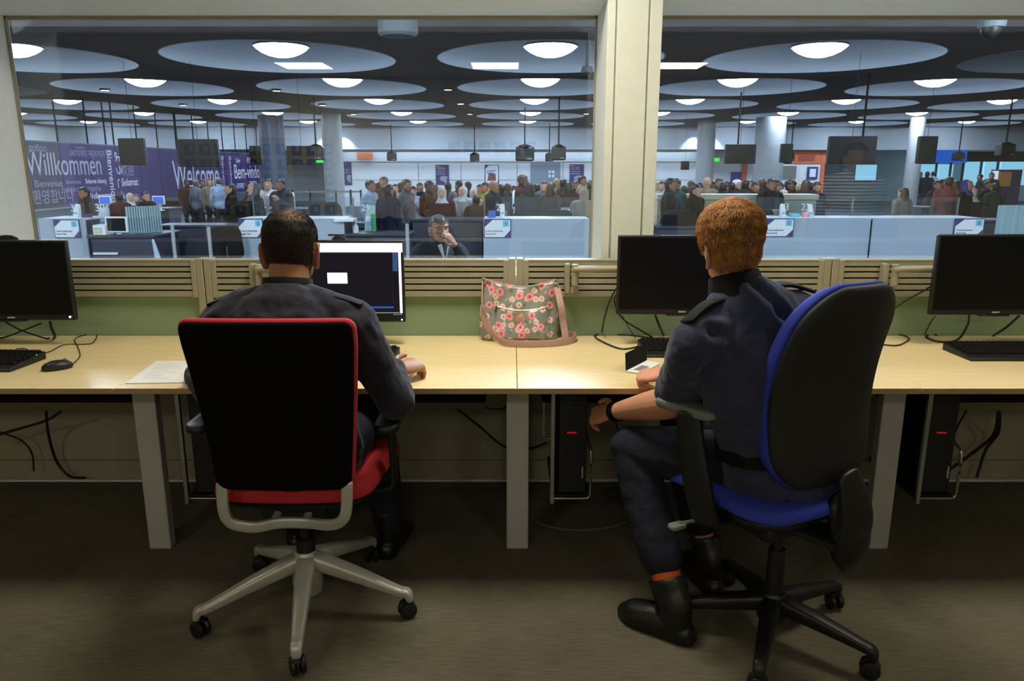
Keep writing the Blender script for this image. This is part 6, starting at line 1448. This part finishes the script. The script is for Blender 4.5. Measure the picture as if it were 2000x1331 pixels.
CROWD = [
 (165, 365, 13.5, 'stand', -40, 'brown', 'black', 'm', 'person in a brown jacket standing above counter number 30 at the left'),
 (232, 377, 15.5, 'stand', 20, 'maroon', 'black', 'd', 'person with black hair between the two blue lit screens'),
 (253, 376, 16, 'scarf', 40, 'teal', 'white', 'l', 'person in teal with a white headscarf, right of the left blue screen'),
 (266, 379, 17.2, 'stand', 0, 'pink', 'brown', 'l', 'person in a bright pink top far back at the left'),
 (283, 374, 15.5, 'fold', 60, 'black', 'black', 'l', 'person in black left of the second blue screen'),
 (364, 350, 22, 'stand', 30, 'brown', 'black', 'd', 'person in brown below the W of Welcome'),
 (381, 351, 21, 'stand', -30, 'grey', 'grey', 'm', 'grey-haired person below the word Welcome'),
 (396, 350, 23, 'fold', 0, 'charcoal', 'brown', 'm', 'person in charcoal with folded arms below the word Welcome'),
 (410, 348, 22, 'stand', 20, 'tan', 'brown', 'l', 'person in a tan coat below the end of the word Welcome'),
 (427, 347.5, 21, 'stand', 10, 'pale', 'grey', 'l', 'person in pale blue between the words Welcome and Bem-vindo'),
 (450, 357, 14, 'long', -60, 'black', 'black', 'l', 'woman with long black hair left of the word Bem-vindo'),
 (486, 357, 15.5, 'stand', 100, 'charcoal', 'black', 'm', 'dark-haired person behind the grey headscarf'),
 (496, 355, 13.6, 'scarf', -50, 'black', 'grey', 'l', 'person in a black coat and grey headscarf below the word Bem-vindo'),
 (522, 348, 15.3, 'phone', 10, 'white', 'black', 'l', 'person in a white top with hands raised, right of the word Bem-vindo'),
 (548, 349, 14.8, 'phone', -20, 'charcoal', 'black', 'm', 'dark-haired person in charcoal left of the barrier rails'),
 (721, 351.5, 14.8, 'stand', 70, 'pale', 'black', 'm', 'man in a pale blue shirt seen from the side above number 29'),
 (737, 357, 16, 'stand', 40, 'black', 'black', 'm', 'person in black just right of the pale blue shirt'),
 (750, 345, 15.6, 'fold', -20, 'brown', 'tan', 'm', 'person in brown with a tan woolly head covering right of number 29'),
 (757, 360, 13.4, 'stand', 150, 'navy', 'black', 'm', 'person in a big navy padded coat seen from behind right of number 29'),
 (771, 359, 17.5, 'long', 10, 'white', 'brown', 'l', 'fair-faced woman in white behind the navy padded coat'),
 (792, 350, 13.6, 'stand', 70, 'grey', 'brown', 'm', 'man in a grey jacket seen from the side, left of the 1,076 poster'),
 (807, 364, 16.5, 'phone', -10, 'pale', 'black', 'l', 'person in pale blue reading beside the grey jacket'),
 (837, 353, 13.4, 'fold', 60, 'brown', 'black', 'd', 'big man in a dark brown coat under the 1,076 poster, left side'),
 (863, 364.5, 14.2, 'scarf', 0, 'maroon', 'white', 'l', 'person in maroon with a white headscarf below the 1,076 poster'),
 (875, 356, 17.5, 'stand', 20, 'charcoal', 'black', 'm', 'dark-haired person behind the maroon top and white headscarf'),
 (884, 373, 12.8, 'scarf', 150, 'grey', 'grey', 'l', 'person in a grey hooded coat seen from behind, left of counter number 24'),
 (897, 353, 17.5, 'stand', 60, 'charcoal', 'black', 'm', 'dark-haired person behind the first of two white headscarves'),
 (904, 362.5, 14.6, 'scarf', -30, 'white', 'white', 'l', 'person in white with a white headscarf, left one of a pair'),
 (925, 367, 15.2, 'scarf', 30, 'beige', 'white', 'l', 'person in beige with a white headscarf, right one of a pair'),
 (930, 381, 13.0, 'stand', 0, 'brown', 'black', 'm', 'short dark-haired person in brown just left of counter number 24'),
 (949, 356, 15.4, 'stand', -40, 'yellow', 'black', 'm', 'person in a yellow high-visibility top below the white poster'),
 (962, 353, 14.2, 'fold', 60, 'navy', 'bald', 'm', 'bald man in navy below the white poster'),
 (979, 360, 14.8, 'stand', 50, 'black', 'black', 'm', 'dark-haired person in black right of the bald man'),
 (1019, 341, 15.2, 'fold', 70, 'maroon', 'brown', 'd', 'tall man in a dark maroon coat left of the grey panel'),
 (1034, 356.5, 15.6, 'long', 10, 'charcoal', 'black', 'd', 'person with long black hair right of the tall maroon coat'),
 (1064, 354, 17, 'stand', -20, 'grey', 'brown', 'l', 'fair-faced person in grey in front of the grey panel'),
 (1077, 356.5, 15.2, 'long', -50, 'brown', 'brown', 'l', 'woman in brown with long brown hair in front of the grey panel'),
 (1088, 348.5, 18, 'stand', 10, 'tan', 'fair', 'l', 'fair-haired person in tan at the right edge of the grey panel'),
 (1100, 350, 16, 'stand', 150, 'green', 'black', 'm', 'person in dark green seen from behind right of the grey panel'),
 (1136, 343.5, 16.5, 'stand', 70, 'beige', 'black', 'm', 'man in a beige jacket seen from the side below the 123,762 poster'),
 (1141, 365, 12.7, 'scarf', 160, 'beige', 'beige', 'l', 'person in a pale beige headscarf seen from behind, beside the mullion'),
 (1153, 353, 16.4, 'stand', 0, 'black', 'black', 'm', 'person in black against the left side of the mullion'),
 (1281, 356, 18, 'long', 0, 'tan', 'fair', 'l', 'fair-haired person against the right side of the mullion'),
 (1294, 354, 17, 'long', -30, 'white', 'brown', 'l', 'brown-haired person in white just right of the mullion'),
 (1308, 348, 13.2, 'stand', 80, 'black', 'black', 'm', 'tall person in a long black coat just right of the mullion'),
 (1322, 348.5, 14.6, 'stand', -60, 'teal', 'black', 'm', 'man in dark teal facing the long black coat'),
 (1337, 363, 15.4, 'stand', 20, 'purple', 'black', 'm', 'person in purple behind the small white-framed screen right of the mullion'),
 (1350, 353, 18, 'long', 10, 'brown', 'brown', 'l', 'brown-haired person in front of the first concrete column'),
 (1359, 360, 13.7, 'long', 40, 'black', 'black', 'l', 'woman in black with black hair left of the ginger hair'),
 (1381, 345.5, 16.2, 'stand', 150, 'tan', 'bald', 'l', 'person in tan with a close-shaved head before the concrete column'),
 (1404, 348, 17, 'stand', 20, 'charcoal', 'brown', 'm', 'person in charcoal just above the ginger hair, left side'),
 (1413, 355.5, 16, 'stand', -20, 'black', 'black', 'd', 'black-haired person just above the middle of the ginger hair'),
 (1429, 356, 16.5, 'stand', 30, 'navy', 'black', 'm', 'person in navy left of the white-haired person'),
 (1438, 350.5, 15.6, 'stand', 60, 'navy', 'white', 'l', 'white-haired person in navy above the ginger hair'),
 (1456, 352.5, 16.4, 'stand', -30, 'charcoal', 'black', 'm', 'dark-haired person right of the white hair'),
 (1475, 355, 15.8, 'stand', 20, 'navy', 'black', 'm', 'person in navy in front of the left side of the wide column'),
 (1489, 349.5, 16.6, 'stand', 0, 'charcoal', 'brown', 'm', 'brown-haired person in front of the middle of the wide column'),
 (1507, 348, 15.0, 'fold', 10, 'black', 'black', 'm', 'broad person in black in front of the right side of the wide column'),
 (1525, 357, 16.4, 'stand', -40, 'purple', 'black', 'm', 'person in purple just right of the wide column'),
 (1531, 369, 14.6, 'scarf', 20, 'white', 'pale', 'l', 'short person in white with a pale blue headscarf above number 23'),
 (1541, 351.5, 15.6, 'stand', 60, 'navy', 'black', 'd', 'dark-skinned person in navy below the grey shutter'),
 (1562, 359, 17, 'stand', 0, 'tan', 'fair', 'l', 'fair-haired person in tan below the orange fascia'),
 (1575, 351, 15.4, 'long', -30, 'charcoal', 'brown', 'l', 'long-haired person in charcoal below the orange fascia'),
 (1595, 355, 15.8, 'stand', 20, 'navy', 'black', 'm', 'person in navy at the right end of the orange shop front'),
 (1766, 366, 14.5, 'long', 20, 'tan', 'brown', 'l', 'person in tan right of the striped reflection'),
 (1797, 336, 33, 'stand', 30, 'charcoal', 'black', 'm', 'far-off person against the bright windows, first from the left'),
 (1812, 335, 32, 'stand', -30, 'navy', 'black', 'm', 'far-off person against the bright windows, second from the left'),
 (1824, 335, 32, 'stand', 10, 'white', 'black', 'm', 'far-off person in white against the bright windows'),
 (1842, 349, 18, 'stand', 40, 'green', 'black', 'm', 'person in dark green right of the far-off person in white'),
 (1855, 345.5, 16, 'stand', -30, 'redbrown', 'brown', 'l', 'person in red-brown in front of the dark window post'),
 (1889, 350, 15, 'scarf', 40, 'black', 'purple', 'm', 'person in black with a purple headscarf at the right'),
 (1902, 366, 15.5, 'scarf', 0, 'charcoal', 'white', 'l', 'person in charcoal with a white headscarf at the right'),
 (1916, 340, 30, 'stand', 60, 'charcoal', 'black', 'm', 'far-off dark figure left of the advertising stand'),
 (745, 352, 18, 'stand', 30, 'charcoal', 'black', 'd', 'dark figure far back behind the brown jacket and tan woolly head covering'),
 (783, 356, 19, 'long', -20, 'maroon', 'black', 'm', 'person in maroon far back between the woman in white and the grey jacket'),
 (820, 357, 17.5, 'stand', 0, 'navy', 'black', 'm', 'person in navy left of the big man in the dark brown coat'),
 (849, 361, 16.5, 'long', 20, 'charcoal', 'brown', 'l', 'brown-haired person between the dark brown coat and the maroon top'),
 (915, 355, 18.5, 'stand', 50, 'green', 'black', 'm', 'person in dark green far back between the two white headscarves'),
 (938, 360, 17.5, 'stand', -20, 'navy', 'black', 'm', 'person in navy left of the yellow high-visibility top'),
 (992, 358, 16.8, 'stand', 20, 'charcoal', 'brown', 'm', 'person in charcoal between the person in black and the tall maroon coat'),
 (1005, 362, 17.8, 'fold', 0, 'navy', 'black', 'd', 'person in navy just left of the tall maroon coat'),
 (1049, 360, 16.6, 'stand', 40, 'black', 'black', 'm', 'person in black at the left edge of the grey panel'),
 (1112, 356, 17.6, 'long', -30, 'maroon', 'black', 'm', 'person in maroon below the left edge of the 123,762 poster'),
 (1124, 353, 15.8, 'stand', 20, 'charcoal', 'brown', 'm', 'person in charcoal below the middle of the 123,762 poster'),
 (1369, 356, 17.2, 'stand', -20, 'navy', 'black', 'm', 'person in navy between the woman in black and the person in tan'),
 (1393, 354, 18, 'stand', 10, 'charcoal', 'black', 'd', 'person in charcoal behind the right shoulder of the person in tan'),
 (1421, 353, 18, 'fold', 30, 'maroon', 'black', 'm', 'person in maroon above the ginger hair, left of the person in navy'),
 (1447, 357, 17.4, 'long', -10, 'black', 'black', 'l', 'long-haired person in black just right of the white hair'),
 (1465, 351, 18.6, 'stand', 20, 'charcoal', 'brown', 'l', 'brown-haired person in charcoal at the left edge of the wide column'),
 (1498, 355, 17.8, 'stand', -30, 'navy', 'black', 'm', 'person in navy behind the broad person in black'),
 (1515, 352, 17.2, 'stand', 40, 'black', 'black', 'd', 'dark figure at the right edge of the wide column'),
 (1550, 353, 17.4, 'stand', 0, 'charcoal', 'black', 'm', 'person in charcoal at the left end of the orange fascia'),
 (1585, 357, 17.6, 'stand', -40, 'purple', 'black', 'm', 'person in purple below the blue notice of the orange shop'),
 (1831, 352, 17, 'stand', 20, 'charcoal', 'black', 'm', 'dark figure left of the person in dark green, below the bright windows'),
 (1868, 352, 17.5, 'long', -20, 'charcoal', 'brown', 'm', 'long-haired figure between the red-brown top and the purple headscarf'),
 (1930, 352, 18, 'stand', 30, 'navy', 'black', 'm', 'person in navy left of the advertising stand, nearer the window'),
 (1938, 337, 28, 'fold', -40, 'charcoal', 'black', 'm', 'far-off dark figure touching the advertising stand'),
 (1946, 357, 17, 'stand', 0, 'green', 'black', 'm', 'person in dark green in front of the advertising stand')]
STOOD = []
for ci, (px, py, Y, kind, rz, top, hair, skin, lb) in enumerate(CROWD):
    if ci % 5 in (1, 2, 4) and kind in ('stand', 'long') and abs(rz) < 61 and 'fac' not in lb: rz += 180
    Y0 = Y
    for step in (0, .15, -.15, .3, -.3, .45, -.45, .6, -.6, .8, -.8, 1.0, -1.0, 1.3, -1.3, 1.6, 1.9, 2.2, 2.6, 3.0):
        Y = Y0+step; x = at(px, py, Y).x
        if Y < 12.95: continue
        if all(not (o[0]-.26 < x < o[1]+.26 and o[2]-.24 < Y < o[3]+.24) for o in OCC) and all(abs(x-a) > .50 or abs(Y-b) > .34 for a, b in STOOD): break
    STOOD.append((x, Y))
    p = at(px, py, Y)
    hh = p.z-HZ
    if kind == 'scarf': hh -= .01
    person((p.x, Y, HZ), math.radians(rz), kind, top, hair if kind == 'scarf' else (hair if hair in H else 'brown'), skin, lb, hh/1.722)
# man in a dark suit close beyond the glass
p = at(855, 419, 5.9)
sm = person((p.x, 5.9, HZ), math.radians(28), 'chin', 'charcoal', 'grey', 'm', 'grey-haired man in a dark suit with a hand at his chin, just beyond the glass', (p.z-HZ)/1.722)
del sm['group']
Mx = Matrix.LocRotScale(sm.location, sm.rotation_euler.to_quaternion(), sm.scale); WM[sm] = Mx
q = MB()
q.prism([(-.055, -.115, 1.47), (0, -.135, 1.32), (.0, -.15, 1.32), (-.03, -.14, 1.48)], (0, -.012, 0)); q.prism([(.055, -.115, 1.47), (0, -.135, 1.32), (.0, -.15, 1.32), (.03, -.14, 1.48)], (0, -.012, 0))
q.lathe([(.068, 1.455), (.066, 1.50), (.060, 1.50), (.060, 1.455)], (0, -.004, 0), n=24, caps=False)
part(q, 'shirt_collar', C['white'], sm, local=True)
# woman in a striped jumper standing in the office beyond the right frame edge, mirrored in the window
def stripes():
    m, nt, b, out = new_mat('striped_knit'); N = nt.nodes.new; Lk = nt.links.new
    tc = N('ShaderNodeTexCoord'); sp = N('ShaderNodeSeparateXYZ'); Lk(tc.outputs['Object'], sp.inputs[0])
    a = N('ShaderNodeMath'); a.operation = 'MULTIPLY'; a.inputs[1].default_value = 250; Lk(sp.outputs[2], a.inputs[0])
    si = N('ShaderNodeMath'); si.operation = 'SINE'; Lk(a.outputs[0], si.inputs[0])
    r = N('ShaderNodeValToRGB'); r.color_ramp.interpolation = 'CONSTANT'; r.color_ramp.elements[0].color = s(40, 36, 42); r.color_ramp.elements[1].position = .5; r.color_ramp.elements[1].color = s(206, 190, 160)
    mp = N('ShaderNodeMath'); mp.operation = 'MULTIPLY_ADD'; mp.inputs[1].default_value = .5; mp.inputs[2].default_value = .5; Lk(si.outputs[0], mp.inputs[0]); Lk(mp.outputs[0], r.inputs[0])
    Lk(r.outputs[0], b.inputs['Base Color']); b.inputs['Roughness'].default_value = .9; return m
sw = person((2.5, 1.75, 0), PI, 'long', 'black', 'black', 'm', 'person in a striped jumper standing by the desks, mirrored in the right window', 1.63/1.722, topmat=stripes())
del sw['group']
